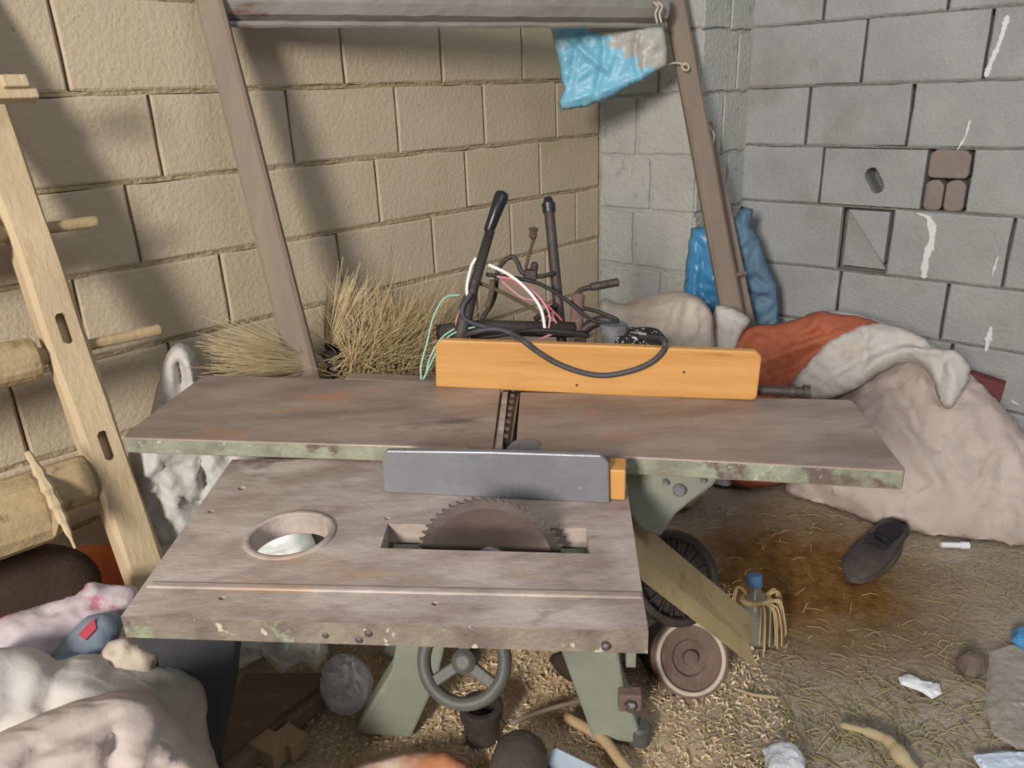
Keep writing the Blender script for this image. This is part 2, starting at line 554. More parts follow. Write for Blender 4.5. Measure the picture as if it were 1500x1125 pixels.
def cdt(outline, holes, extra=()):
    pts, edges, k = [], [], 0
    for loop in [outline] + list(holes):
        n = len(loop)
        pts += [V((p[0], p[1])) for p in loop]
        edges += [(k + i, k + (i + 1) % n) for i in range(n)]
        k += n
    nb = k
    pts += [V((p[0], p[1])) for p in extra]
    vv, ee, ff, *_ = delaunay_2d_cdt(pts, edges, [], 0, 1e-7)

    def inside(p, loop):
        c = False
        j = len(loop) - 1
        for i in range(len(loop)):
            a, b = loop[i], loop[j]
            if (a[1] > p[1]) != (b[1] > p[1]) and p[0] < (b[0] - a[0]) * (p[1] - a[1]) / (b[1] - a[1]) + a[0]:
                c = not c
            j = i
        return c
    out = []
    for t in ff:
        c = (sum(vv[i].x for i in t) / len(t), sum(vv[i].y for i in t) / len(t))
        if inside(c, outline) and not any(inside(c, h) for h in holes):
            out.append(t)
    return vv, out


def slab(outline, holes, z0, z1):
    """flat plate with holes; returns verts, faces, material index (0 top, 1 sides and bottom)"""
    vv, ff = cdt(outline, holes)
    n = len(vv)
    v = [V((p.x, p.y, z1)) for p in vv] + [V((p.x, p.y, z0)) for p in vv]
    f, mi = [], []
    cnt = {}
    for t in ff:
        f.append(tuple(t)); mi.append(0)
        f.append(tuple(i + n for i in reversed(t))); mi.append(1)
        for i in range(len(t)):
            e = (t[i], t[(i + 1) % len(t)])
            cnt[e] = 1
    for (a, b) in list(cnt):
        if (b, a) not in cnt:
            f.append((a, b, b + n, a + n))
            mi.append(0 if any(abs(vv[a].x - h[0]) + abs(vv[a].y - h[1]) < 1e-5 for hh in holes for h in hh) else 1)
    return v, f, mi


def chaikin(P, it=2):
    for _ in range(it):
        Q = []
        for i in range(len(P)):
            a, b = P[i], P[(i + 1) % len(P)]
            Q += [a * 0.75 + b * 0.25, a * 0.25 + b * 0.75]
        P = Q
    return P


def facing(x, y, tilt=0.0):
    r = ray(x, y)
    h = -V((r.x, r.y, 0)).normalized()
    t = math.radians(tilt)
    return h * math.cos(t) + V((0, 0, 1)) * math.sin(t)


def pillow(px, q, n, tf, tb, rw=None, fold=0.01, ff=6.0, fdir=20, step=0.02, seed=0, smooth_it=2, lump=0.3, wallclear=0.012, pts3=None,
           back_fold=0.4, zmin=0.004, auto=None, lines=(), aw=.02, aa=None, jit=.004, crinkle=0.0):
    """a filled bag of real thickness: outline surveyed on the plane (q, n), bulging tf to the front and tb to the back"""
    n = V(n).normalized()
    e1 = n.cross(V((0, 0, 1)))
    e1 = e1.normalized() if e1.length > 1e-3 else V((1, 0, 0))
    e2 = n.cross(e1)
    q = V(q)
    P3 = pts3 or [onp(x, y, q, n) for x, y in px]
    P2 = chaikin([V(((p - q).dot(e1), (p - q).dot(e2))) for p in P3], smooth_it)
    B = []
    for i in range(len(P2)):
        a, b = P2[i], P2[(i + 1) % len(P2)]
        k = max(1, int((b - a).length / step))
        B += [a.lerp(b, t / k) for t in range(k)]
    Bs = []
    for p in B:
        if not Bs or (p - Bs[-1]).length > step * 0.35:
            Bs.append(p)
    rr = random.Random(seed)
    B = [V((p.x + jit * noise.noise(V((p.x * 30, p.y * 30, seed))), p.y + jit * noise.noise(V((p.x * 30, p.y * 30, seed + 50))))) for p in Bs]
    xs, ys = [p.x for p in B], [p.y for p in B]
    inner = []
    y = min(ys)
    row = 0
    while y < max(ys):
        x = min(xs) + (row % 2) * step / 2
        while x < max(xs):
            inner.append((x + rr.uniform(-.2, .2) * step, y + rr.uniform(-.2, .2) * step))
            x += step
        y += step * 0.87
        row += 1
    bn = np.array([(p.x, p.y) for p in B])
    be = np.roll(bn, -1, 0) - bn
    bl = (be ** 2).sum(1) + 1e-12

    def dist(p):
        d = np.array(p) - bn
        t = np.clip((d * be).sum(1) / bl, 0, 1)
        return float(np.sqrt(((d - t[:, None] * be) ** 2).sum(1)).min())
    inner = [p for p in inner if dist(p) > step * 0.45]
    vv, ft = cdt([(p.x, p.y) for p in B], [], inner)
    nb = len(B)
    rw = rw or max(tf, tb) * 1.1
    fa = math.radians(fdir)
    ca, sa = math.cos(fa), math.sin(fa)
    so = seed * 3.17

    ff = ff * 2.6

    def folds(x, y):
        x, y = x + .02 * noise.noise(V((x * 9, y * 9, so + 1))), y + .02 * noise.noise(V((x * 9, y * 9, so + 2)))
        u, w = x * ca + y * sa, -x * sa + y * ca
        du, dw = 0.05 * noise.noise(V((x * 5, y * 5, so))), 0.05 * noise.noise(V((x * 5, y * 5, so + 4)))
        u, w = u + du, w + dw
        r1 = 1 - 3.2 * abs(noise.noise(V((u * ff * .35, w * ff * 1.3, so))))
        r2 = 1 - 3.2 * abs(noise.noise(V((u * ff * .9 + 3, w * ff * 2.6, so + 7))))
        r3 = 1 - 3.2 * abs(noise.noise(V((w * ff * 1.2 + u * ff, u * ff * 1.6 - w * ff, so + 11))))
        r4 = 1 - 3.0 * abs(noise.noise(V((u * ff * 3 + 9, w * ff * 4.5, so + 13))))
        amp = .55 + .9 * max(0, noise.noise(V((x * 4, y * 4, so + 20))) + .3)
        return (max(r1, -.6) * 0.5 + max(r2, -.6) * 0.16 + max(r3, -.6) * .24 + r4 * .04) * amp
    # crisp creases: surveyed lines plus many short random ones
    px2 = np.array([(p.x, p.y) for p in vv])
    crease = np.zeros(len(vv))
    segs = []
    for ln, amp, wd in lines:
        wd = wd * .85
        PP = crv([onp(x, y, q, n) for x, y in ln], 6)
        P_ = [((p - q).dot(e1), (p - q).dot(e2)) for p in PP]
        segs.append((np.array(P_), amp, wd, .15))
    ext = max(xs_ := max(p.x for p in B) - min(p.x for p in B), max(p.y for p in B) - min(p.y for p in B))
    area_ = abs(sum(B[i - 1].x * B[i].y - B[i].x * B[i - 1].y for i in range(len(B)))) / 2
    n_auto = int(area_ * 260) + 6 if auto is None else auto
    for k in range(n_auto):
        c = B[rr.randrange(len(B))].lerp(V(vv[rr.randrange(len(vv))]), rr.random() ** .5)
        th = math.radians(fdir) + rr.gauss(0, .55)
        if rr.random() < .25:
            th += PI / 2
        L_ = rr.uniform(.04, .16) * (1 if ext > .3 else .6)
        bend = rr.gauss(0, .25)
        P_ = [(c.x + L_ * (t - .5) * math.cos(th + bend * (t - .5)), c.y + L_ * (t - .5) * math.sin(th + bend * (t - .5))) for t in (0, .2, .4, .6, .8, 1)]
        segs.append((np.array(P_), (aa if aa is not None else fold * .6) * rr.choice((-1, 1, 1, -.6)) * rr.uniform(.4, 1), aw * rr.uniform(.6, 1.4), .5))
    for P_, amp, wd, tp in segs:
        best = np.full(len(vv), 9.0)
        tt_ = np.zeros(len(vv))
        m_ = len(P_) - 1
        for k in range(m_):
            a_, d_ = P_[k], P_[k + 1] - P_[k]
            t = np.clip(((px2 - a_) @ d_) / (d_ @ d_ + 1e-12), 0, 1)
            dd = np.hypot(*(px2 - a_ - t[:, None] * d_).T)
            s_ = dd < best
            best[s_] = dd[s_]
            tt_[s_] = (k + t[s_]) / m_
        env = np.clip(np.minimum(tt_, 1 - tt_) / tp, 0, 1)
        crease += amp * 1.35 * env * np.clip(1 - best / wd, 0, 1) ** 1.4
    F, Bk = [], []
    for i, p in enumerate(vv):
        d = 0.0 if i < nb else dist((p.x, p.y))
        k = min(d / rw, 1)
        h = math.sqrt(max(0, 1 - (1 - k) ** 2))
        lm = 1 + lump * noise.noise(V((p.x * 3.3, p.y * 3.3, so)))
        fo = folds(p.x, p.y) * fold * .55 + crease[i] + crinkle * (noise.noise(V((p.x * 42, p.y * 42, so))) + .8 * noise.noise(V((p.x * 85, p.y * 85, so))))
        base = q + e1 * p.x + e2 * p.y
        kk = min(1, d / 0.03)
        F.append(base + n * (tf * h * lm + fo * kk))
        Bk.append(base - n * (tb * h * lm + fo * back_fold * kk))
    nv = len(vv)
    v = F + Bk
    idx = lambda i: i if i < nb else i + nv
    f = [tuple(t) for t in ft] + [tuple(idx(i) for i in reversed(t)) for t in ft]
    for p in v:
        if p.z < zmin:
            p.z = zmin
        a = p.dot(NL) - (D_L - wallclear)
        if a > 0:
            p -= NL * a
        a = p.dot(NR) - (D_R - wallclear)
        if a > 0:
            p -= NR * a
    used = sorted({i for t in f for i in t})
    mp = {o: i for i, o in enumerate(used)}
    return [v[i] for i in used], [tuple(mp[i] for i in t) for t in f]


# ------------------------------------------------------------------ the setting
def panel(O, eu, n, u0, u1, z0, z1, seed, rag=0.003, depth=0.03, bow=0.0015):
    """one block face with ragged, slightly rounded edges; n points into the room"""
    us = [0, .014, .2, .4, .6, .8, .986, 1]
    zs = [0, .03, .35, .65, .97, 1]
    v, f = [], []
    for j, kz in enumerate(zs):
        for i, ku in enumerate(us):
            edge = i in (0, len(us) - 1) or j in (0, len(zs) - 1)
            u, z = u0 + (u1 - u0) * ku, z0 + (z1 - z0) * kz
            r = V((u * 23, z * 23, seed))
            du = noise.noise(r) * rag if edge else 0
            dz = noise.noise(r + V((5, 5, 5))) * rag * 1.6 if edge else 0
            off = noise.noise(V((u * 6, z * 6, seed + 3))) * bow - (0.004 if edge else 0)
            v.append(O + eu * (u + du) + V((0, 0, z + dz)) + n * off)
    m = len(us)
    for j in range(len(zs) - 1):
        for i in range(m - 1):
            f.append((j * m + i, j * m + i + 1, (j + 1) * m + i + 1, (j + 1) * m + i))
    ring = list(range(m)) + [j * m + m - 1 for j in range(1, len(zs))] + [(len(zs) - 1) * m + i for i in range(m - 2, -1, -1)] + [j * m for j in range(len(zs) - 2, 0, -1)]
    k = len(v)
    for r in ring:
        v.append(v[r] - n * depth)
    L = len(ring)
    for i in range(L):
        f.append((ring[i], ring[(i + 1) % L], k + (i + 1) % L, k + i))
    return v, f


def courses(O, eu, n, rows, u_lo, u_hi, skip=(), vgap=0.007, hgap=0.012, rag=0.003):
    """rows: (z0, z1, joints list)"""
    parts = []
    sd = 0
    for z0, z1, js in rows:
        us = [u_lo] + sorted(j for j in js if u_lo + .02 < j < u_hi - .02) + [u_hi]
        for a, b in zip(us[:-1], us[1:]):
            sd += 1
            mid = ((a + b) / 2, (z0 + z1) / 2)
            if any(x0 < mid[0] < x1 and y0 < mid[1] < y1 for x0, x1, y0, y1 in skip):
                continue
            parts.append(panel(O, eu, n, a + vgap / 2, b - vgap / 2, z0 + hgap / 2, z1 - hgap / 2, sd * 1.7, rag))
    return join(*parts)


def mortar(O, eu, n, zs, u0, u1, sd, hgap=0.02, back=0.005):
    """rough bed joints between the courses"""
    parts = []
    for z in zs:
        N = int((u1 - u0) / 0.02)
        v, f = [], []
        for i in range(N + 1):
            u = u0 + (u1 - u0) * i / N
            for k, (dz, dn) in enumerate(((-hgap / 2, -0.02), (-hgap / 4, 0), (hgap / 4, 0), (hgap / 2, -0.02))):
                r = noise.noise(V((u * 40, z * 10 + k, sd)))
                v.append(O + eu * u + V((0, 0, z + dz + r * 0.003)) + n * (-back + dn + r * 0.006))
        for i in range(N):
            for k in range(3):
                f.append((i * 4 + k, i * 4 + k + 1, i * 4 + 5 + k, i * 4 + 4 + k))
        parts.append((v, f))
    return join(*parts)


def seq(o, lo, hi, st=0.402):
    k = math.floor((lo - o) / st)
    out = []
    while o + k * st < hi:
        out.append(o + k * st)
        k += 1
    return out


# floor
NX, NY = 150, 150
fv, ffc = [], []
for j in range(NY + 1):
    for i in range(NX + 1):
        x, y = -2.6 + 5.2 * i / NX, 0.2 + 4.2 * j / NY
        z = 0.012 * noise.noise(V((x * 3, y * 3, 1))) + 0.006 * noise.noise(V((x * 11, y * 11, 2))) + 0.003 * noise.noise(V((x * 40, y * 40, 3))) - 0.012
        fv.append((x, y, z))
for j in range(NY):
    for i in range(NX):
        a = j * (NX + 1) + i
        ffc.append((a, a + 1, a + NX + 2, a + NX + 1))
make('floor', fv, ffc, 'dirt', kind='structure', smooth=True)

# left wall: real block courses, joints surveyed from the photo
zl = [-0.13, 0.088, 0.31, 0.533, 0.766, 0.989, 1.209, 1.431, 1.655, 1.88, 2.1]
offs = [0.0, 0.2, 0.385 - .2, 0.385, 0.984, 0.761, 0.866, 0.677, 0.968 - .1, 0.7]
rows = [(zl[i], zl[i + 1], seq(offs[i], -1.2, 2.76)) for i in range(len(zl) - 1)]
OL = NL * D_L
wl = make('wall_left', *courses(OL, DL, -NL, rows, -1.2, 2.75), 'block_tan', kind='structure', smooth=False)
make('mortar', *mortar(OL, DL, -NL, zl[1:-1], -1.2, 2.75, 3), 'mortar_tan', parent=wl)
make('backing', *poly_prism([OL + NL * .02 + DL * -1.2 + UZ * -.13, OL + NL * .02 + DL * 3.6 + UZ * -.13, OL + NL * .02 + DL * 3.6 + UZ * 2.1, OL + NL * .02 + DL * -1.2 + UZ * 2.1], NL * .15), 'mortar_tan', parent=wl)

# right wall
zr = [-0.05, 0.19, 0.425, 0.656, 0.917, 1.147, 1.375, 1.605, 1.83, 2.06]
jr = [[0.0, .4, .8, 1.2], [-.2, .22, .62, 1.0], [0.26, 0.668, 1.072], [0.494, 0.902, 1.089, 0.1, -.3], [1.192, 0.804, 0.66, .26, -.14], [1.272, 0.889, 0.49, .1], [1.081, 0.671, .27, -.13], [0.816, 1.25, .4, 0], [1.0, .6, .2]]
rows = [(zr[i], zr[i + 1], jr[i]) for i in range(len(zr) - 1)]
OR = NR * D_R
wr = make('wall_right', *courses(OR, DR, -NR, rows, -1.3, 1.72, skip=[(.66, .804, .917, 1.147), (.902, 1.089, .656, .917), (.804, 1.192, .917, 1.147)], vgap=.012, hgap=.008, rag=.003), 'block_grey', kind='structure')
make('mortar', *mortar(OR, DR, -NR, zr[1:-1], -1.3, 1.72, 8, hgap=.014, back=.003), 'mortar_grey', parent=wr)
make('backing', *poly_prism([OR + NR * .12 + DR * -1.3 + UZ * -.13, OR + NR * .12 + DR * 1.72 + UZ * -.13, OR + NR * .12 + DR * 1.72 + UZ * 2.1, OR + NR * .12 + DR * -1.3 + UZ * 2.1], NR * .15), 'mortar_grey', parent=wr)


def rp(u, z, off=0.0):
    return OR - NR * off + DR * u + UZ * z


# the block with the broken hole, the half-cut block and the brick-filled gap
hole = [(.985 + .032 * math.cos(t) * (1 + .3 * math.sin(2 * t)) + .01 * math.sin(t), 1.022 + .05 * math.sin(t)) for t in [2 * PI * i / 14 for i in range(14)]]
vv, tt = cdt([(.81, .925), (1.186, .925), (1.186, 1.14), (.81, 1.14)], [hole])
nn = len(vv)
hv = [rp(p.x, p.y) for p in vv] + [rp(p.x, p.y, -.115) for p in vv]
hf = [tuple(t) for t in tt]
ec = {(t[i], t[(i + 1) % 3]) for t in tt for i in range(3)}
hf += [(a, b, b + nn, a + nn) for a, b in ec if (b, a) not in ec]
make('holed_block', hv, hf, 'block_grey', parent=wr)
make('cut_block', *poly_prism([rp(1.07, .905), rp(.912, .905), rp(.912, .70)], NR * .11), 'block_grey', parent=wr, bevel=.004)
make('cut_block', *poly_prism([rp(1.083, .90, -.05), rp(.912, .67, -.05), rp(1.083, .67, -.05)], NR * .065), 'block_grey', parent=wr)
for (u0, u1, z0, z1) in ((.664, .80, 1.04, 1.142), (.737, .80, .922, 1.034), (.664, .731, .922, 1.036)):
    make('brick_infill', *poly_prism([rp(u0, z0 + .01, .002), rp(u0 + .01, z0, .002), rp(u1 - .012, z0, .002), rp(u1, z0 + .012, .002), rp(u1, z1 - .015, .002), rp(u1 - .02, z1, .002), rp(u0 + .02, z1, .002), rp(u0, z1 - .02, .002)], NR * .1), 'reddish', parent=wr, bevel=.008)


def drip(pts, w, seed):
    P = crv([on_right(x, y, .004) for x, y in pts], 10)
    v, f = [], []
    for i, p in enumerate(P):
        k = abs(noise.noise(V((i * .9, seed, 0)))) + .35
        k *= 1 if 0 < i < len(P) - 1 else .2
        a = DR * w * .7 * k
        v += [p - a, p + a, p + a + NR * .008, p - a + NR * .008]
    for i in range(len(P) - 1):
        for j in range(4):
            f.append((i * 4 + j, i * 4 + (j + 1) % 4, i * 4 + 4 + (j + 1) % 4, i * 4 + 4 + j))
    return v, f


dr = [drip([(1476, 22), (1465, 60), (1450, 95), (1444, 113)], .022, 1), drip([(1421, 175), (1414, 200), (1402, 220)], .008, 2),
      drip([(1345, 312), (1362, 322), (1365, 350), (1356, 380), (1353, 408)], .036, 3), drip([(1462, 375), (1453, 405)], .007, 4),
      drip([(1452, 478), (1444, 515)], .02, 5), drip([(1480, 586), (1492, 594)], .01, 6)]
make('paint_drips', *join(*dr), 'white_paint', parent=wr)

# corner pillar
PC = OL + DL * 2.746                       # near-left edge of the pillar where it meets the left wall
DP = PC.dot(NR)
OP = NR * DP
uP = PC.dot(DR)
zp = [-0.1, 0.18, 0.42, 0.653, 0.90, 1.126, 1.362, 1.59, 1.82, 2.06]
jp = [[1.75], [1.85], [1.70], [1.843], [1.763], [1.837], [1.74], [1.86], [1.75]]
rows = [(zp[i], zp[i + 1], jp[i]) for i in range(9)]
U1 = uP - 0.476
p1 = courses(OP, DR, -NR, rows, U1, uP - .002, vgap=.016, hgap=.016, rag=.006)
PE = OP + DR * U1                          # outer vertical edge; second face runs from here back to the right wall
jq = [[.15], [.25], [.2], [.3], [.24], [.18], [.27], [.2], [.12]]
p2 = courses(PE, DL, -NL * 1.0, [(a, b, j) for (a, b, _), j in zip(rows, jq)], .0, .40, vgap=.014, hgap=.012, rag=.008)
wc = make('wall_corner', *join(p1, p2), 'block_pillar', kind='structure')
core = [OP + NR * .012 + DR * (uP + .3), OP + NR * .012 + DR * (U1 + .012), PE + NL * .012 + DL * .42, PE + DL * .42 + DR * .8]
make('mortar_core', *poly_prism([p + UZ * -.1 for p in core], UZ * 2.16), 'block_pillar', parent=wc)

# ------------------------------------------------------------------ woodworking machine
ZJ, ZS = 0.75, 0.71
mach = thing('woodworking_machine', (-0.05, 1.35, 0), 'old rusty combined planer and circular saw bench standing in the middle of the room', 'woodworking machine')


def xy(pts, z):
    return [(p.x, p.y) for p in (onz(x, y, z) for x, y in pts)]


# planer tables
o_l = xy([(180, 641), (186, 632), (296, 551), (302, 549), (748, 563), (733, 574), (722, 657)], ZJ)
v, f, mi = slab(o_l, [], ZJ - .036, ZJ)
tl = make('infeed_table', v, f, None, parent=mach, mats=['cast_brown', 'cast_edge'], fmi=mi, bevel=.003)
o_r = xy([(755, 660), (762, 574), (1244, 585), (1250, 588), (1326, 686), (1325, 690)], ZJ)
v, f, mi = slab(o_r, [], ZJ - .038, ZJ)
tr = make('outfeed_table', v, f, None, parent=mach, mats=['cast_brown', 'cast_edge'], fmi=mi, bevel=.003)
# lip strip on the infeed table beside the cutter
v, f, mi = slab(xy([(686, 656), (700, 563), (733, 566), (722, 657)], ZJ), [], ZJ, ZJ + .0025)
make('table_lip', v, f, 'cast_brown', parent=tl)
v, f, mi = slab(xy([(724, 657), (736, 574), (744, 574), (735, 657)], ZJ - .004), [], ZJ - .03, ZJ - .004)
make('cutter_block_edge', v, f, 'cast_grey', parent=mach)
# cutter head in the gap
ca, cb = onz(741, 664, ZJ - .035), onz(756, 570, ZJ - .035)
ch = make('cutter_head', *lathe(ca, cb - ca, [(.0, 0), (.026, 0), (.026, (cb - ca).length), (0, (cb - ca).length)], 24), 'iron', parent=mach)
for i in range(9):
    c = ca.lerp(cb, (i + .6) / 9.6) + UZ * .027
    make('clamp_screw', *lathe(c, UZ, [(.006, -.004), (.006, .003), (.003, .004)], 8), 'rust', parent=ch)
make('knife', *beam(ca + UZ * .026 + UX * .012, cb + UZ * .026 + UX * .012, .004, .006, UX), 'teeth', parent=ch)

# planer frame beneath the tables
fa, fb = onz(480, 655, ZJ), onz(930, 676, ZJ)


def fr(t, back, z):
    p = fa.lerp(fb, t) + UY * back
    return V((p.x, p.y, z))


make('frame', *poly_prism([fr(.0, .07, .57), fr(1, .07, .57), fr(1, .30, .57), fr(0, .30, .57)], UZ * (ZJ - .04 - .57)), 'green', parent=mach, bevel=.01)

# splayed cast legs
FL, FR_ = onz(560, 1082, 0), onz(890, 1092, 0)
ldir = (FR_ - FL).normalized()
lnrm = V((-ldir.y, ldir.x, 0))


def leg(px, back):
    P = [onp(x, y, FL, lnrm) + lnrm * back for x, y in px]
    P = [V((p.x, p.y, max(p.z, 0.0))) for p in P]
    return poly_prism(P, lnrm * .075)


LEG_L = [(517, 1076), (602, 1083), (640, 1000), (662, 905), (690, 840), (600, 835), (588, 905), (572, 985)]
LEG_R = [(868, 1083), (944, 1092), (915, 1010), (898, 905), (885, 840), (800, 835), (812, 930), (838, 1000)]
for px in (LEG_L, LEG_R):
    make('leg', *leg(px, 0), 'green', parent=mach, bevel=.008)
    make('leg', *leg(px, .26), 'green', parent=mach, bevel=.008)
# flange, bolt and small fittings on the right leg
q = onp(922, 1018, FL, lnrm)
pl = make('foot_plate', *obox(q - lnrm * .012, ldir, lnrm, UZ, .05, .03, .045), 'rust', parent=mach, bevel=.004)
make('bolt', *lathe(q - lnrm * .03, -lnrm, [(.014, -.005), (.014, .008), (.008, .016)], 6), 'teeth', parent=pl)
q = onp(925, 962, FL, lnrm)
make('rib', *obox(q + lnrm * .02, ldir, lnrm, UZ, .022, .03, .07), 'green', parent=mach, bevel=.003)
q = onp(938, 1082, FL, lnrm)
make('toe', *lathe(V((q.x, q.y, 0)) + lnrm * .02, UZ, [(.026, 0), (.026, .04), (.02, .046)], 20), 'handwheel', parent=mach)

# cast table bracket at the right
q0 = onz(980, 690, ZJ - .04)
bpx = [(905, 684), (1050, 682), (1054, 698), (1046, 712), (1010, 738), (990, 755), (968, 788), (940, 780), (922, 752)]
bw = (q0 - EYE).dot(FW)
P = [onp(x, y, q0 + UY * .015, UY) for x, y in bpx]
br = make('table_bracket', *poly_prism(P, UY * .07), 'green', parent=mach, bevel=.008)
for bx, by, r in ((995, 717, .013), (1030, 702, .006), (975, 705, .006)):
    q = onp(bx, by, q0 + UY * .013, UY)
    make('bolt', *lathe(q, -UY, [(r, -.004), (r, .006), (r * .7, .011)], 16), 'steel', parent=br)
# bolt and knob on the planer front edge
q = onz(540, 655, ZJ - .014) - UY * .004
make('bolt', *lathe(q, -UY, [(.014, -.004), (.014, .008), (.008, .012)], 6), 'iron', parent=tl)
q = onz(770, 657, ZJ - .01)
make('pivot_boss', *lathe(q - UY * .012 - UZ * .02, UZ, [(.036, 0), (.036, .026), (.028, .034), (.0, .036)], 28), 'steel', parent=mach)
q = onz(655, 655, ZJ - .014)
make('slide_bar', *beam(q - UX * .05 - UY * .012, q + UX * .05 - UY * .012, .014, .02, UY), 'iron', parent=mach, bevel=.002)

# planer fence (varnished board)
f0, f1 = onz(638, 567, ZJ), onz(1108, 588, ZJ)
fd = (f1 - f0).normalized()
fnrm = V((-fd.y, fd.x, 0))
FP = [onp(x, y, f0, fnrm) for x, y in ((638, 567), (637, 506), (645, 498), (880, 506), (1108, 515), (1116, 524), (1109, 582), (1104, 587), (900, 580))]
fence = make('planer_fence', *poly_prism(FP, fnrm * .022), 'fence_wood', parent=mach, bevel=.004)
for x, y in ((1002, 545), (930, 542), (845, 564)):
    make('screw', *lathe(onp(x, y, f0, fnrm), -fnrm, [(.003, -.001), (.003, .0012)], 10), 'iron', parent=fence)
# fence guide rods behind
q = at(1150, 573, (f1 - EYE).dot(FW) + .05)
make('fence_rod', *lathe(q - fd * .09, fd, [(.011, 0), (.011, .10), (.015, .10), (.015, .112), (.011, .112), (.011, .128), (.016, .128), (.016, .142), (.010, .142)], 20), 'iron', parent=mach)
q = onz(560, 556, ZJ)
make('rear_ledge', *poly_prism([onz(505, 554, ZJ), onz(640, 560, ZJ), onz(640, 560, ZJ) + UY * .04, onz(505, 554, ZJ) + UY * .04], -UZ * .03), 'slat', parent=mach)

# saw table with ring hole, blade slot and bolt holes
so = xy([(177, 903), (340, 673), (560, 671), (915, 690), (940, 860), (950, 925)], ZS)
hc = onz(425, 783, ZS)
rx_ = (onz(480, 783, ZS) - onz(370, 783, ZS)).length / 2
ring = [(hc.x + rx_ * math.cos(t), hc.y + rx_ * .98 * math.sin(t)) for t in [2 * PI * i / 48 for i in range(48)]]
slot = xy([(557, 803), (568, 767), (859, 774), (864, 811)], ZS)


def dot(x, y, r=.006, n=10):
    c = onz(x, y, ZS)
    return [(c.x + r * math.cos(2 * PI * i / n), c.y + r * math.sin(2 * PI * i / n)) for i in range(n)]


v, f, mi = slab(so, [ring, slot, dot(354, 715, .008), dot(309, 749), dot(567, 759, .005), dot(325, 876, .005), dot(637, 884, .005)], ZS - .037, ZS)
st = make('saw_table', v, f, None, parent=mach, mats=['cast_grey', 'cast_side'], fmi=mi)
v, f = torus(V((hc.x, hc.y, ZS + .0005)), UZ, rx_ + .006, .0065, 48, 8, .5)
make('hole_ring', v, f, 'cast_grey', parent=st, smooth=True)
ra, rb = onz(217, 857, ZS), onz(941, 873, ZS)
gr = []
N_ = 60
make('guide_rail', *join(beam(ra, rb, .014, .006, UY)), 'cast_grey', parent=st, bevel=.003)
ga, gb = onz(212, 864, ZS), onz(942, 880, ZS)
for x, y in ((527, 935), (887, 946), (228, 927), (541, 926), (478, 928)):
    c = onp(x, y, onz(560, 912, ZS), UY)
    make('bolt', *lathe(c, -UY, [(.006, -.01), (.006, .004), (.003, .007)], 10), 'teeth', parent=st)
# blade housing under the slot
hb = [V((p[0], p[1], 0)) for p in slot]
hcn = sum(hb, V()) / 4
hl = (hb[2] - hb[1]).normalized()
hw = V((-hl.y, hl.x, 0))
Lh = (hb[2] - hb[1]).length
hs = make('blade_housing', *join(obox(hcn + UZ * (ZS - .055) + hw * .028, hl, hw, UZ, Lh - .01, .02, .03), obox(hcn + UZ * (ZS - .13), hl, hw, UZ, Lh, .10, .02),
                                 obox(hcn + UZ * (ZS - .09) + hw * .06, hl, hw, UZ, Lh, .015, .10), obox(hcn + UZ * (ZS - .09) - hw * .06, hl, hw, UZ, Lh, .015, .10)), 'green', parent=mach)
# circular blade
bc = V((-0.046, 1.103, 0.6615))
NT, RB = 56, .127
vb, fb_ = [], []
prof = []
for i in range(NT):
    a0 = 2 * PI * i / NT
    da = 2 * PI / NT
    prof += [(a0, RB - .008), (a0 + da * .55, RB - .004), (a0 + da * .8, RB + .001), (a0 + da * .9, RB - .001)]
front = [bc + UX * (r * math.cos(a)) + UZ * (r * math.sin(a)) for a, r in prof]
P = [p - UY * .0016 for p in front]
n_ = len(P)
inner = [bc + UX * (.105 * math.cos(a)) + UZ * (.105 * math.sin(a)) for a, r in prof]
vb = P + [p + UY * .0032 for p in P] + [p - UY * .0016 for p in inner] + [p + UY * .0016 for p in inner] + [bc - UY * .0016, bc + UY * .0016]
mi = []
for i in range(n_):
    j = (i + 1) % n_
    fb_ += [(i, j, 2 * n_ + j, 2 * n_ + i), (n_ + i, 3 * n_ + i, 3 * n_ + j, n_ + j), (i, n_ + i, n_ + j, j), (2 * n_ + i, 2 * n_ + j, 4 * n_), (3 * n_ + j, 3 * n_ + i, 4 * n_ + 1)]
    mi += [1, 1, 1, 0, 0]
bl = make('saw_blade', vb, fb_, None, parent=mach, mats=['blade', 'teeth'], fmi=mi)
make('arbor_flange', *lathe(bc, -UY, [(.032, -.012), (.032, .006), (.026, .012), (.012, .012), (.012, .026), (.008, .028)], 28), 'steel', parent=bl)

# saw fence (steel plate) with wooden backing block
g0, g1 = onz(562, 722, ZS), onz(893, 738, ZS)
gd = (g1 - g0).normalized()
gn = V((-gd.y, gd.x, 0))
GP = [onp(x, y, g0, gn) for x, y in ((562, 722), (559, 668), (566, 660), (720, 662), (880, 667), (892, 680), (893, 738))]
sf = make('saw_fence', *poly_prism(GP, gn * .014), 'steel', parent=mach, bevel=.003)
c = onz(907, 735, ZS)
make('fence_block', *obox(g1 + UX * .012 + gn * .035 + UZ * .032, gd, gn, UZ, .03, .05, .06), 'fence_wood', parent=sf, bevel=.003)
make('fence_block', *obox(g0.lerp(g1, .5) + gn * .035 + UZ * .02, gd, gn, UZ, .24, .04, .038), 'steel', parent=sf, bevel=.003)

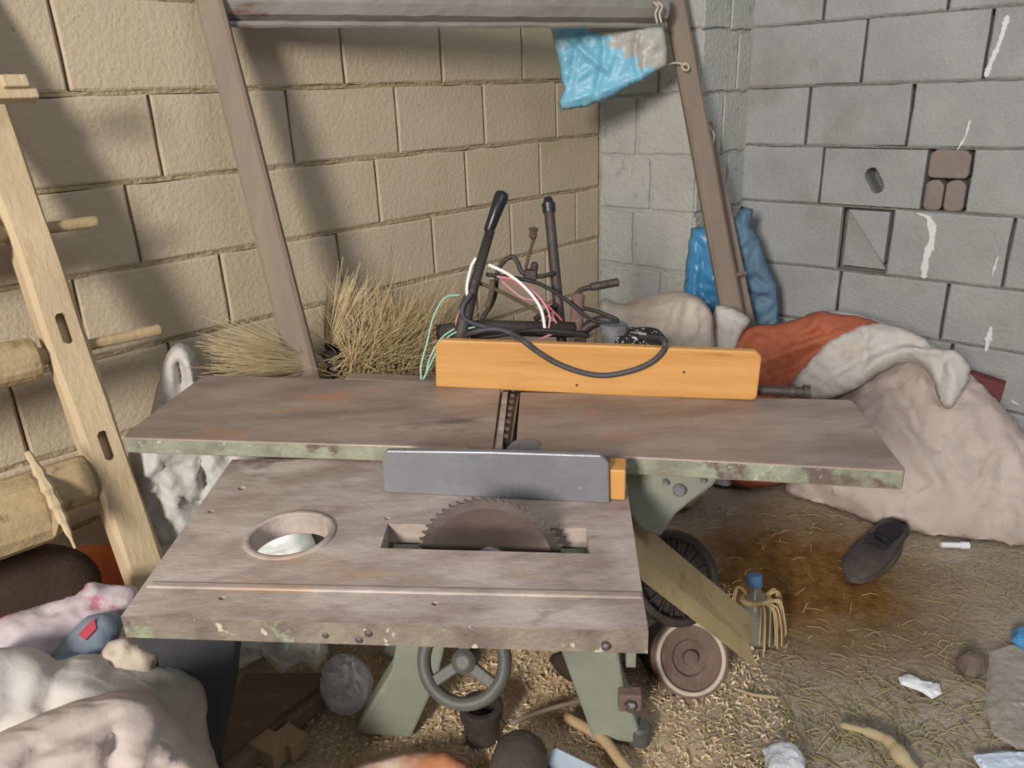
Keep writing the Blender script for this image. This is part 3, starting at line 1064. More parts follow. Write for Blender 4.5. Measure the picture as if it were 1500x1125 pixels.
# handwheel below the front edge
hwc = at(680, 968, 1.26)
hax = (-UY * .86 + UZ * .5).normalized()
hx = hax.orthogonal().normalized()
hwh = make('handwheel', *torus(hwc, hax, 0.067, .0115, 48, 12), 'handwheel', parent=mach, smooth=True)
ue = (UZ - hax * UZ.dot(hax)).normalized()
re_ = hax.cross(ue)
for a in (90, 215, 325):
    t = math.radians(a)
    e = re_ * -math.cos(t) + ue * math.sin(t)
    make('spoke', *beam(hwc + e * .010, hwc + e * .064, .020, .010, hax.cross(e)), 'handwheel', parent=hwh, bevel=.003)
make('hub', *lathe(hwc, hax, [(.02, -.05), (.02, .008), (.014, .014), (.010, .016)], 24), 'handwheel', parent=hwh)

# upright lever, post and crank behind the fence
Wf = (f0 - EYE).dot(FW)


def b_at(x, y, dw=.09):
    return at(x, y, Wf + dw)


lv = make('lever', *tube([b_at(664, 545, .06), b_at(684, 450, .07), b_at(694, 420, .08), b_at(718, 338, .09)], [.022, .019, .013, .012], 14), 'iron', parent=mach, smooth=True)
g0_, g1_ = b_at(716, 338, .09), b_at(737, 281, .095)
gl = (g1_ - g0_).length
make('grip', *lathe(g0_, g1_ - g0_, [(.010, -.004), (.013, 0), (.0165, gl * .6), (.0185, gl * .86), (.016, gl * .96), (.009, gl * 1.0), (.001, gl * 1.02)], 24), 'black', parent=lv, smooth=True)
make('bracket_arm', *tube([b_at(640, 487, .1), b_at(700, 480, .1), b_at(840, 483, .1)], .020, 12), 'iron', parent=mach, smooth=True)
for X in (672, 850):
    p = b_at(X, 485, .1)
    make('bracket_foot', *beam(p, V((p.x, p.y, ZJ - .03)), .03, .03, UX), 'iron', parent=mach, bevel=.003)
p0, p1 = b_at(823, 500, .16), b_at(804, 304, .16)
po = make('post', *tube([V((p0.x, p0.y, .55)), p0, p1], .0135, 18), 'iron', parent=mach)
make('post_cap', *lathe(p1, p1 - p0, [(.017, -.012), (.018, .010), (.014, .014), (.010, .026)], 18), 'black', parent=po)
c0, c1 = b_at(842, 505, .12), b_at(847, 432, .12)
cr = make('crank', *lathe(c0, c1 - c0, [(.017, 0), (.017, (c1 - c0).length), (.011, (c1 - c0).length + .004)], 20), 'rust', parent=mach)
cp = [b_at(843, 432, .12), b_at(852, 424, .12), b_at(868, 420, .12)]
make('crank_arm', *tube(crv(cp, 6), .006, 10), 'iron', parent=cr, smooth=True)
h0, h1 = b_at(864, 421, .12), b_at(906, 413, .12)
hl_ = (h1 - h0).length
make('crank_handle', *lathe(h0, h1 - h0, [(.008, 0), (.0105, .006), (.0105, hl_ * .45), (.0115, hl_ * .46), (.0105, hl_ * .5), (.0105, hl_ * .93), (.012, hl_ * .95), (.009, hl_)], 18), 'iron', parent=cr, smooth=True)
a0_, a1_ = b_at(872, 462, .12), b_at(792, 470, .12)
make('cross_bar', *tube([b_at(784, 468, .13), b_at(816, 446, .15)], .008, 10), 'iron', parent=mach)
cc = b_at(899, 492, .1)
cpz = V((cc.x, cc.y, ZJ - .02))
make('pivot_post', *lathe(cpz, UZ, [(.030, 0), (.030, cc.z - cpz.z + .01), (.036, cc.z - cpz.z + .01), (.036, cc.z - cpz.z + .028), (.030, cc.z - cpz.z + .032)], 26), 'steel', parent=mach)
make('pivot_arm', *tube(crv([b_at(850, 488, .12), b_at(868, 474, .11), b_at(888, 470, .10), b_at(899, 480, .10)], 5), .014, 10), 'iron', parent=mach, smooth=True)

# belt guard channel, flywheel and motor
t0, t1 = at(919, 748, 1.60), at(1101, 901, 1.80)
r0, r1 = at(931, 808, 1.53), at(1098, 945, 1.72)
b0_, b1_ = at(940, 850, 1.51), at(1110, 981, 1.705)
off = V((.004, .012, -.004))
bg_ = make('belt_guard', *join(poly_prism([t0, t1, r1, r0], V((0, .006, -.006))), poly_prism([r0, r1, b1_, b0_], V((.0, .008, .0)))), 'tan_metal', parent=mach)
fc = at(988, 846, 1.93)
fax = (ray(998, 868) * -1).normalized() * .75 + V((.45, -.2, .25))
fax.normalize()
fw = make('flywheel', *join(torus(fc, fax, .108, .012, 48, 10, 1.6), lathe(fc - fax * .02, fax, [(.106, 0), (.106, .012), (.03, .014), (.03, .03)], 40)), 'iron', parent=mach, smooth=False)
fins = []
for i in range(18):
    t = 2 * PI * i / 18
    a_ = fax.orthogonal().normalized()
    e = a_ * math.cos(t) + fax.cross(a_) * math.sin(t)
    fins.append(beam(fc + e * .035 - fax * .002, fc + e * .098 - fax * .002, .004, .02, fax.cross(e)))
make('fin', *join(*fins), 'iron', parent=fw)
mc = at(1012, 964, 1.90)
mz = mc.z
max_ = V((.12, -.80, .58)).normalized()
mo = make('motor', *lathe(mc - max_ * .20, max_, [(.05, 0), (.082, .012), (.088, .04), (.088, .14), (.08, .155), (.03, .16), (.0, .165)], 36), 'iron', parent=mach, smooth=False)
make('pulley', *lathe(mc - max_ * .03, max_, [(.05, 0), (.094, .0), (.094, .008), (.082, .016), (.094, .026), (.094, .034), (.080, .034), (.076, .028), (.045, .024), (.04, .016), (.018, .016), (.018, .032), (.01, .034)], 48), 'rust', parent=mo)
make('pulley_lip', *torus(mc + max_ * .004, max_, .083, .006, 48, 8), 'sack_dusty', parent=mo, smooth=True)
mb = V((mc.x, mc.y + .1, 0))
make('motor_mount', *obox(mb + UZ * .03, UX, UY, UZ, .12, .14, .06), 'iron', parent=mach, bevel=.004)

# ------------------------------------------------------------------ frame of slats and the hanging channel
Wd = on_left(300, -60, .10)
sl0, sl1 = on_left(292, -60, .10), on_left(447, 552, .30)
dd = sl1 - sl0
slf = sl0 + dd * ((0.0 - sl0.z) / dd.z)
make('wooden_post', *hewn_beam(slf, sl0, .094, .045, RT, 14, .002, 3, .70), 'slat', label='tall leaning grey brown slat in front of the tan block wall', cat='wooden post')
W_p = 2.86
rs0, rs1 = at(978, -50, 2.78), at(1074, 470, 2.96)
dd = rs1 - rs0
rsf = rs0 + dd * ((0.0 - rs0.z) / dd.z)
make('wooden_post', *hewn_beam(rsf, rs0, .085, .05, RT, 14, .002, 5, .85), 'slat', label='leaning grey brown slat in front of the grey corner pillar', cat='wooden post')
bt0, bt1 = at(1036, 180, 3.0), at(1088, 430, 3.03)
dd = bt1 - bt0
btf = bt0 + dd * ((0.0 - bt0.z) / dd.z)
make('wooden_batten', *hewn_beam(btf, bt0, .046, .025, RT, 12, .002, 8, .9), 'slat', label='thin short batten tied behind the right slat beside the blue sack', cat='wooden batten')
make('peg', *tube([at(1070, 404, 2.92), at(1092, 400, 2.96)], .008, 10), 'slat', label='small round wooden peg across the slat and the thin batten', cat='peg')


def knot(name, x, y, w, label, tail=()):
    parts = [torus(at(x, y, w), V((.3, -.8, .5)), .014, .004, 16, 6)]
    for t in tail:
        parts.append(tube(crv([at(a, b, w - .01) for a, b in t], 5), .0035, 6))
    make(name, *join(*parts), 'string', label=label, cat='string', smooth=True)


knot('string_knot', 1004, 98, 2.78, 'pale string knotted round the right slat at the torn blue plastic', [[(975, 96), (990, 92), (1004, 96)]])
knot('string_knot', 1036, 188, 2.93, 'pale string tying the thin batten to the right slat', [[(1022, 190), (1036, 186), (1046, 198), (1042, 215), (1040, 236)], [(1036, 190), (1040, 204), (1034, 212)]])
# dark wire on the left slat
make('wire_scrap', *join(tube(crv([on_left(x, y, .16) for x, y in ((368, 248), (378, 254), (390, 246), (384, 262), (392, 282), (396, 276))], 5), .004, 6), tube(crv([on_left(x, y, .16) for x, y in ((382, 240), (386, 252), (392, 258))], 4), .004, 6)), 'iron', label='scrap of dark wire twisted round the left slat', cat='wire')

# galvanised channel
c0_, c1_ = on_left(322, 20, .14), on_left(968, 16, .55)
c0_ = at(324, 4, 2.02)
c1_ = at(968, 14, 2.70)
ax = (c1_ - c0_).normalized()
up_ = (UZ - ax * UZ.dot(ax)).normalized()
out_ = ax.cross(up_)
if out_.dot(FW) > 0:
    out_ = -out_
prof = [(-.062, .035), (-.056, .040), (-.046, .034), (-.043, .018), (-.03, .040), (0, .048), (.03, .042), (.045, .028), (.048, .0), (.043, 0.0), (.04, .024), (.026, .036), (0, .042), (-.026, .035), (-.038, .012), (-.046, .012), (-.05, .03), (-.062, .029)]
cv, cf = [], []
NS = 40
for i in range(NS + 1):
    p = c0_.lerp(c1_, i / NS)
    for h, d in prof:
        w_ = .003 * noise.noise(V((i * .6, h * 30, 2)))
        cv.append(p + up_ * (h * 1.0 + w_) + out_ * (d + w_))
m_ = len(prof)
for i in range(NS):
    for j in range(m_):
        cf.append((i * m_ + j, i * m_ + (j + 1) % m_, (i + 1) * m_ + (j + 1) % m_, (i + 1) * m_ + j))
cf += [tuple(range(m_)), tuple(range((NS + 1) * m_ - 1, NS * m_ - 1, -1))]
chn = make('metal_channel', cv, cf, 'zinc', label='stained grey metal channel hung across the top between the two slats', cat='metal channel')
lip = [tube(crv([at(x - 3, 3, 2.62), at(x + 4, 10, 2.61), at(x, 20, 2.61), at(x + 3, 34, 2.62)], 5), .004, 6) for x in (960, 966)]
make('string_tie', *join(*lip), 'string', label='pale string binding the right end of the metal channel', cat='string', smooth=True)

# ------------------------------------------------------------------ plastic and sacks along the back
q = at(890, 90, 2.72)
sv_, sf_ = pillow([(806, 36), (900, 38), (972, 38), (978, 70), (977, 97), (940, 118), (900, 140), (862, 156), (822, 162), (817, 150), (826, 132), (818, 95)], q, facing(890, 90), .018, .01, rw=.02, fold=.014, ff=7, fdir=40, lines=[([(830, 45), (860, 80), (900, 110)], 0.014, 0.025), ([(880, 42), (885, 80), (870, 150)], -0.014, 0.025), ([(935, 42), (930, 80), (940, 115)], -0.014, 0.02), ([(822, 150), (880, 135), (975, 95)], 0.01, 0.02), ([(845, 60), (840, 100), (830, 150)], -0.01, 0.02)], step=.010, seed=4, smooth_it=0)
pa_, pb_ = onp(858, 38, q, facing(890, 90)), onp(968, 112, q, facing(890, 90))
sd_ = (pb_ - pa_).cross(facing(890, 90))
fm_ = [1 if (sum((sv_[k] for k in t), V()) / len(t) - pa_).dot(sd_) + .03 * noise.noise(sum((sv_[k] for k in t), V()) * 9) * sd_.length < 0 else 0 for t in sf_]
if fm_[min(range(len(sf_)), key=lambda k: ((sum((sv_[m] for m in sf_[k]), V()) / len(sf_[k])) - onp(955, 60, q, facing(890, 90))).length)] == 0:
    fm_ = [1 - k for k in fm_]
make('plastic_bag', sv_, sf_, None, mats=['sky_bag', 'cloudy_bag'], fmi=fm_, smooth=True,
     label='torn sky blue and clear plastic bag hanging under the metal channel', cat='plastic bag')
q = at(1040, 380, 3.10)
make('blue_sack', *pillow([(1012, 334), (1040, 330), (1072, 340), (1066, 380), (1062, 440), (1062, 520), (1060, 690), (1000, 690), (1000, 440), (1006, 380)], q, facing(1035, 380), .05, .03, fold=.02, ff=6, fdir=80, lines=[([(1018, 340), (1030, 380), (1022, 440)], -0.014, 0.025), ([(1050, 335), (1046, 390), (1056, 440)], 0.014, 0.025)], step=.012, seed=6, smooth_it=0), 'blue_bag', smooth=True,
     label='bright blue plastic sack left of the right slat', cat='sack')
q = at(1105, 400, 3.16)
make('blue_sack', *pillow([(1060, 312), (1078, 318), (1086, 302), (1104, 306), (1100, 330), (1112, 350), (1124, 390), (1138, 415), (1140, 440), (1142, 480), (1146, 668), (1065, 668), (1070, 480), (1066, 380), (1060, 340)], q, facing(1105, 400), .05, .03, fold=.024, ff=7, fdir=70, lines=[([(1085, 305), (1095, 340), (1080, 360)], 0.016, 0.025), ([(1110, 350), (1100, 390), (1125, 420)], -0.014, 0.025), ([(1080, 420), (1110, 430), (1138, 440)], -0.012, 0.02), ([(1085, 440), (1100, 470), (1135, 460)], 0.01, 0.02)], step=.012, seed=8, smooth_it=0), 'blue_dusty', smooth=True,
     label='dusty blue grey sack standing right of the slat against the corner', cat='sack')
q = at(970, 480, 2.72)
make('sack', *pillow([(880, 432), (905, 446), (930, 440), (965, 428), (1000, 425), (1030, 438), (1044, 460), (1046, 500), (1050, 560), (1050, 755), (860, 755), (870, 540), (872, 470)], q, facing(965, 480, 15), .12, .1, fold=.022, ff=6, fdir=70, lines=[([(885, 440), (930, 470), (990, 475)], -0.014, 0.03), ([(1000, 430), (985, 465), (980, 505)], 0.012, 0.03), ([(1030, 445), (1010, 480), (1015, 510)], -0.012, 0.025)], step=.014, seed=11), 'sack_dusty', smooth=True,
     label='plump dusty white sack behind the yellow fence board', cat='sack')
q = at(1068, 480, 2.80)
make('sack', *pillow([(1044, 448), (1062, 446), (1096, 462), (1100, 472), (1085, 490), (1075, 520), (1090, 738), (1030, 738), (1040, 520)], q, facing(1065, 480, 10), .05, .05, fold=.014, ff=9, fdir=75, lines=[([(1050, 450), (1075, 475), (1070, 510)], -0.014, 0.02), ([(1062, 448), (1090, 466), (1092, 480)], 0.012, 0.02)], step=.013, seed=13, smooth_it=1), 'sack_white', smooth=True,
     label='small crumpled white sack between the plump sack and the orange sack', cat='sack')

# big sack first, orange and white cloth on top of it
q = onz(1400, 797, 0) + V((.02, .25, .0))
make('sack', *pillow([(1190, 640), (1232, 572), (1290, 528), (1345, 516), (1395, 528), (1445, 568), (1490, 622), (1535, 680), (1570, 760), (1545, 815), (1400, 830), (1290, 812), (1225, 775), (1160, 745), (1140, 720)], q, facing(1370, 690, 32), .22, .22, rw=.24, fold=.034, ff=4.5, fdir=-40, lines=[([(1250, 590), (1330, 650), (1385, 745)], 0.02, 0.06), ([(1300, 570), (1335, 620), (1352, 655)], -0.022, 0.04), ([(1420, 600), (1460, 700), (1470, 770)], -0.014, 0.05), ([(1190, 700), (1260, 740), (1310, 790)], 0.016, 0.05), ([(1240, 620), (1262, 690), (1330, 760)], -0.016, 0.05), ([(1460, 640), (1440, 720), (1400, 790)], 0.014, 0.05)], step=.016, seed=17), 'sack_beige', smooth=True,
     label='huge bulging beige grey sack lying on the floor at the right wall', cat='sack')
q = at(1165, 530, 2.80)
make('orange_sack', *pillow([(1058, 505), (1067, 500), (1097, 477), (1143, 474), (1173, 466), (1200, 453), (1227, 460), (1267, 465), (1295, 475), (1270, 510), (1215, 545), (1195, 600), (1175, 700), (1120, 716), (1060, 712), (1050, 560)], q, facing(1160, 520, 22), .06, .06, fold=.026, ff=7, fdir=-28, lines=[([(1095, 480), (1150, 497), (1212, 490)], -0.016, 0.03), ([(1060, 548), (1130, 527), (1200, 500), (1285, 477)], 0.02, 0.03), ([(1080, 565), (1150, 543), (1212, 507)], -0.018, 0.03), ([(1200, 455), (1190, 480), (1160, 502)], 0.014, 0.03), ([(1110, 480), (1085, 510), (1065, 550)], -0.012, 0.03)], step=.012, seed=21, smooth_it=1, crinkle=.004), 'sack_orange', smooth=True,
     label='wrinkled orange woven sack heaped behind the right end of the planer table', cat='sack')
nb_ = facing(1370, 690, 32)
q = onz(1400, 797, 0) + V((.02, .25, .0)) + nb_ * .235
make('sack', *pillow([(1155, 580), (1158, 560), (1185, 530), (1210, 500), (1230, 484), (1267, 474), (1302, 474), (1352, 492), (1375, 514), (1405, 511), (1427, 545), (1400, 592), (1387, 602), (1374, 586), (1364, 546), (1337, 528), (1300, 537), (1255, 570), (1207, 588)], q, nb_, .045, .03, rw=.06, fold=.026, ff=8, fdir=-35, lines=[([(1300, 536), (1337, 528), (1367, 546), (1378, 588)], 0.014, 0.03), ([(1250, 566), (1290, 535), (1330, 520), (1375, 521), (1405, 513)], 0.018, 0.03), ([(1205, 562), (1260, 530), (1320, 505), (1370, 514)], -0.018, 0.035), ([(1162, 568), (1205, 518), (1265, 490)], 0.014, 0.04), ([(1266, 480), (1270, 520), (1262, 556)], -0.014, 0.025), ([(1385, 520), (1375, 560), (1386, 597)], -0.018, 0.025), ([(1345, 495), (1385, 535), (1402, 580)], 0.014, 0.03)], step=.011, seed=23, smooth_it=1, crinkle=.004), 'sack_white', smooth=True,
     label='empty white woven sack draped over the huge beige sack', cat='sack')
q = at(1250, 462, 2.86)
make('sack', *pillow([(1172, 468), (1190, 456), (1240, 454), (1285, 468), (1350, 490), (1380, 515), (1390, 600), (1380, 730), (1200, 730), (1180, 500)], q, facing(1250, 470, 15), .03, .03, fold=.012, ff=9, fdir=-20, step=.02, seed=25, smooth_it=1, crinkle=.004), 'sack_white', smooth=True,
     label='pale sack edge showing behind the orange sack against the grey wall', cat='sack')
q = at(1440, 575, 2.72)
P = [onp(x, y, q, facing(1440, 575, 5)) for x, y in ((1395, 545), (1425, 548), (1472, 564), (1460, 604), (1440, 760), (1395, 760))]
make('maroon_board', *poly_prism(P, V((.03, .04, 0))), 'maroon', bevel=.003, label='dark maroon board standing between the huge sack and the right wall', cat='board')

# left: tall sack behind the ladder rail and under the tables
q = at(320, 760, 2.01)
make('sack', *pillow([(190, 640), (250, 622), (330, 628), (420, 690), (490, 790), (505, 940), (480, 968), (440, 978), (300, 978), (248, 940), (216, 870), (195, 770), (186, 690)], q, facing(320, 760, 4), .05, .07, rw=.07, fold=.036, ff=6.5, fdir=50, lines=[([(215, 690), (270, 722), (315, 745)], -0.02, 0.03), ([(288, 660), (298, 690), (300, 715)], -0.02, 0.02), ([(300, 725), (320, 745), (345, 752)], 0.02, 0.02), ([(240, 680), (265, 740), (280, 800)], 0.016, 0.03)], step=.012, seed=31, smooth_it=1, crinkle=.004), 'foil', smooth=True,
     label='tall crumpled white plastic sack standing behind the left end of the machine', cat='sack')
q = at(395, 955, 1.80)
make('plastic_bag', *pillow([(285, 925), (340, 915), (420, 915), (478, 925), (482, 955), (462, 985), (440, 970), (412, 988), (385, 962), (345, 985), (300, 980), (284, 955)], q, facing(390, 950, 25), .03, .03, fold=.03, ff=9, fdir=50, step=.010, seed=37, smooth_it=0, crinkle=.014), 'foil', smooth=False,
     label='crumpled grey white plastic hanging below the table front edge on the left', cat='plastic bag')
q = at(258, 560, 2.08)
make('sack', *pillow([(214, 640), (222, 600), (232, 560), (242, 522), (256, 502), (272, 502), (290, 524), (299, 555), (296, 590), (330, 700), (330, 860), (200, 860), (196, 700)], q, facing(258, 560, 5), .035, .03, rw=.04, fold=.034, ff=9, fdir=75, lines=[([(228, 600), (240, 545), (262, 508), (285, 525), (296, 565)], 0.02, 0.022), ([(258, 522), (265, 560), (262, 620)], -0.025, 0.02), ([(266, 512), (279, 545), (276, 600)], 0.02, 0.02)], step=.009, seed=33, smooth_it=1, crinkle=.004), 'sack_white', smooth=True,
     label='rolled pale sack mouth sticking up behind the left table corner', cat='sack')
q = onz(418, 792, .47)
make('plastic_bag', *pillow([(335, 790), (355, 750), (430, 738), (500, 745), (515, 790), (490, 835), (420, 845), (350, 835)], q, V((-.3, -.5, .82)), .03, .03, rw=.04, fold=.03, ff=8, fdir=40, step=.012, seed=35, smooth_it=1), 'mint', smooth=True,
     label='white and mint plastic bag seen through the round hole of the saw table', cat='plastic bag')
P = [onz(x, y, .60) for x, y in ((446, 758), (476, 762), (482, 800), (466, 806))]
make('card', *poly_prism(P, V((0, .01, -.004))), 'bluewhite', label='pale blue card seen at the right side of the round hole', cat='card')

# foreground sacks at the lower left
q = at(110, 900, 1.62)
pk = make('sack', *pillow([(-40, 960), (-20, 915), (30, 896), (85, 880), (118, 868), (128, 852), (160, 858), (198, 856), (205, 870), (195, 900), (150, 925), (110, 945), (70, 975), (20, 1000), (-30, 1000)], q, facing(100, 900, 55), .04, .06, fold=.03, ff=8, fdir=20, step=.012, seed=41, smooth_it=1, crinkle=.004), 'pink_bag', smooth=True,
     label='white sack with faded pink print lying below the ladder', cat='sack')
nrm_ = facing(100, 900, 55)
for x, y in ((15, 940), (40, 930), (70, 915)):
    c = onp(x, y, q, nrm_) + nrm_ * .066
    e1 = nrm_.cross(UZ).normalized()
    e2 = nrm_.cross(e1)
    sq = [(-1, -1), (1, -1), (1, 1), (-1, 1)]
q = at(140, 925, 1.56)
sb = make('plastic_bag', *pillow([(60, 980), (90, 945), (112, 915), (135, 898), (176, 895), (182, 920), (170, 945), (150, 965), (110, 990)], q, facing(140, 925, 55), .03, .05, fold=.008, ff=7, fdir=30, step=.016, seed=43, smooth_it=1, crinkle=.004), 'slate_bag', smooth=True,
     label='blue grey plastic bag beside the pink printed sack', cat='plastic bag')
n55 = facing(140, 925, 55)
P = [onp(x, y, q + n55 * .034, n55) for x, y in ((115, 930), (138, 906), (141, 922), (126, 938))]
make('red_label', *poly_prism(P, n55 * .004), 'red', parent=sb)
q = at(180, 955, 1.52)
make('rag', *pillow([(140, 965), (160, 940), (182, 932), (210, 940), (236, 958), (220, 990), (160, 990)], q, facing(180, 955, 50), .025, .05, fold=.016, ff=11, fdir=60, step=.009, seed=44, smooth_it=0, crinkle=.012), 'sack_dusty', smooth=True,
     label='dingy crumpled rag under the front left corner of the saw table', cat='rag')
q = at(120, 1040, 1.47)
make('sack', *pillow([(-80, 950), (40, 948), (62, 952), (85, 972), (115, 958), (150, 957), (185, 972), (225, 970), (262, 972), (292, 992), (304, 1020), (302, 1070), (320, 1120), (345, 1200), (370, 1290), (-80, 1290)], q, facing(110, 1040, 22), .10, .16, rw=.16, fold=.030, ff=4.5, fdir=10, lines=[([(60, 955), (90, 990), (180, 1008), (290, 1005)], 0.022, 0.05), ([(85, 972), (70, 1010), (75, 1060)], -0.014, 0.04), ([(150, 960), (200, 985), (300, 1020)], -0.01, 0.03), ([(20, 960), (15, 1020), (20, 1080)], -0.01, 0.04)], step=.014, seed=47), 'sack_white', smooth=True,
     label='large white woven sack in the lower left corner, behind the dusty one', cat='sack')
q = at(150, 1100, 1.24)
make('sack', *pillow([(-60, 1100), (0, 1072), (50, 1052), (70, 1038), (130, 1022), (180, 1008), (205, 1010), (235, 1030), (265, 1062), (288, 1085), (310, 1110), (360, 1200), (395, 1350), (400, 1490), (-60, 1490)], q, facing(140, 1080, 28), .09, .13, rw=.13, fold=.036, ff=5, fdir=35, lines=[([(0, 1090), (65, 1055), (130, 1035), (203, 1014)], 0.016, 0.022), ([(10, 1110), (75, 1078), (205, 1026)], -0.016, 0.025), ([(165, 1055), (158, 1090), (155, 1135)], -0.013, 0.025), ([(207, 1018), (270, 1068), (310, 1120)], 0.014, 0.03), ([(175, 1110), (225, 1092), (300, 1130)], 0.018, 0.03), ([(60, 1105), (110, 1085), (150, 1090)], 0.012, 0.025)], step=.011, seed=49, smooth_it=1), 'sack_front', smooth=True,
     label='dusty pinkish sack nearest the camera in the lower left corner', cat='sack')
q = at(60, 850, 1.82)  # dark form added to stand in for the deep shade below the rungs
make('shade_form', *pillow([(-70, 800), (30, 790), (110, 800), (150, 830), (150, 900), (120, 1000), (-70, 1000)], q, facing(50, 850, 30), .05, .06, fold=.012, ff=6, fdir=10, step=.025, seed=53), 'shade_and_scrap', smooth=True,
     label='dark brown form painted as the shade under the ladder rungs', cat='sack')
q = at(145, 800, 1.60)
oc = at(138, 850, 1.98)
make('bowl', *lathe(oc, (UZ + UX * .15 - UY * .1).normalized(), [(.085, -.01), (.085, 0), (.082, .03), (.07, .06), (.048, .08), (.02, .09), (.0, .092)], 32), 'orange_pl', smooth=True, label='upturned orange plastic bowl in the shade behind the ladder rail', cat='bowl')


# ------------------------------------------------------------------ wooden ladder at the left
Bp = at(212, 838, 1.85)
Tp = on_left(-14, 190, .12)
ldv = (Tp - Bp).normalized()
top = Bp + ldv * ((Tp - Bp).length + .35)
bot = Bp - ldv * (Bp.z / ldv.z - .005)
lad = thing('wooden_ladder', V((bot.x, bot.y, 0)), 'big hewn pale wooden ladder rail with thick rungs leaning on the left wall', 'ladder')
rail_v, rail_f = hewn_beam(bot, top, .088, .085, DL, 46, .006, 4, .94)
make('side_rail', rail_v, rail_f, 'pale_wood', parent=lad)
rside = (DL - ldv * DL.dot(ldv)).normalized()
rface = rside.cross(ldv)
if rface.dot(FW) > 0:
    rface = -rface


def railpt(x, y):
    """point of the rail axis seen nearest to the row y"""
    best = None
    for i in range(401):
        p = bot.lerp(top, i / 400)
        d = p - EYE
        w = d.dot(FW)
        yy = 562.5 - FPX * d.dot(UP) / w
        if best is None or abs(yy - y) < best[0]:
            best = (abs(yy - y), p)
    return best[1]


cuts = []
for (x, y) in ((95, 480), (156, 652)):
    c = onp(x, y, railpt(0, y) + rface * .0425, rface)
    rp_ = [(-.012, -.030), (-.005, -.036), (.006, -.036), (.012, -.030), (.012, .028), (.006, .034), (-.006, .034), (-.012, .026)]
    cuts.append(poly_prism([c + rface * .02 + rside * a + ldv * b for a, b in rp_], -rface * .06))
rail_o = [o for o in lad.children if o.name.startswith('side_rail')][0]
cutter = make('mortise_cutter', *join(*cuts), 'bark', parent=lad)
bo_ = rail_o.modifiers.new('cut', 'BOOLEAN')
bo_.operation = 'DIFFERENCE'
bo_.solver = 'EXACT'
bo_.object = cutter
dg_ = bpy.context.evaluated_depsgraph_get()
nm_ = bpy.data.meshes.new_from_object(rail_o.evaluated_get(dg_))
rail_o.modifiers.clear()
rail_o.data = nm_
bpy.data.objects.remove(cutter)
# rungs: stout barrel, thin tenon through the rail, peg end on the far side
RUNG = [(338, .058, .030), (512, .049, .016), (690, .056, -.004)]
for i, (y, r, gap) in enumerate(RUNG):
    c = railpt(0, y)
    g = gap + .046
    pr = [(r * .8, -1.1), (r, -1.08), (r * 1.02, -g - .02), (r * .97, -g - .006), (r * .8, -g), (.022, -g), (.016, -.02), (.015, .0), (.013, .03)]
    if i in (0, 1):
        pr += [(.0135, .21 if i == 1 else .15), (.010, .215 if i == 1 else .155)]
    make('rung', *lathe(c, DL, pr, 18, .10, i), 'rung_wood', parent=lad)
c = railpt(0, 690)
lg = at(80, 738, 1.70)
make('rung', *lathe(lg, DL, [(.04, -.7), (.074, -.68), (.076, -.03), (.068, 0), (.0, .006)], 18, .16, 9), 'rung_wood', parent=lad)
sp = [at(40, 662, 1.60), at(62, 700, 1.60), at(82, 740, 1.61), at(98, 775, 1.61), at(110, 803, 1.61)]
make('splinter', *tube(crv(sp, 5), [.003 + .0095 * math.sin(PI * min(1, (i + 2) / 20)) * (1 + .3 * math.sin(i * 2.1)) for i in range(21)], 7), 'pale_wood', parent=lad)
sp = [at(85, 735, 1.62), at(84, 760, 1.62), at(80, 785, 1.62)]
make('splinter', *tube(crv(sp, 4), [.006, .008, .01, .01, .009, .008, .007, .005, .003], 6), 'rung_wood', parent=lad)
c = at(6, 136, 1.62)
make('peg', *join(obox(c, DL, rface, ldv, .12, .04, .036), obox(at(20, 122, 1.62), DL, rface, ldv, .05, .04, .026)), 'pale_wood', parent=lad, bevel=.004)

# ------------------------------------------------------------------ straw
def strands(base, spread, L0, L1, n, r, main, fan, seed, droop=0.0, seg=4, ring=.02):
    rr = random.Random(seed)
    main = V(main).normalized()
    a = main.orthogonal().normalized()
    b = main.cross(a)
    parts = []
    for i in range(n):
        t, k = rr.uniform(0, 2 * PI), math.sqrt(rr.random())
        p = V(base) + (a * math.cos(t) + b * math.sin(t)) * ring * k
        d = (main + (a * math.cos(t) * spread[0] + b * math.sin(t) * spread[1]) * k * fan + V((rr.gauss(0, .07), rr.gauss(0, .07), rr.gauss(0, .07)))).normalized()
        L = rr.uniform(L0, L1)
        pts = []
        cv_ = V((rr.gauss(0, .06), rr.gauss(0, .06), rr.gauss(0, .06) - droop))
        for j in range(seg + 1):
            u = j / seg
            pp = p + d * L * u + cv_ * L * u * u
            if pp.z < .01: pp.z = .01
            w = pp.dot(NL) - (D_L - .015)
            if w > 0: pp -= NL * w
            pts.append(pp)
        parts.append(tube(pts, [r * (1 - .6 * j / seg) for j in range(seg + 1)], 3))
    return join(*parts)


def wl_pt(x, y, off):
    return on_left(x, y, off)


# broom whose bristles point left
bA = wl_pt(478, 535, .26)
br1 = thing('straw_broom', V((bA.x, bA.y, 0)), 'straw broom lying with its bristles pointing left behind the planer table', 'broom')
make('bristles', *strands(wl_pt(470, 538, .26), (.9, .9), .20, .36, 420, .0016, wl_pt(335, 535, .26) - wl_pt(470, 538, .26), .26, 5, ring=.035), 'straw_grey', parent=br1, kind='stuff')
make('handle', *tube(crv([wl_pt(462, 538, .26), wl_pt(486, 528, .27), wl_pt(500, 560, .30), V((-.46, 2.25, .05))], 8), [.03] * 8 + [.026] * 8 + [.018] * 9, 12), 'cable_black', parent=br1, smooth=True)
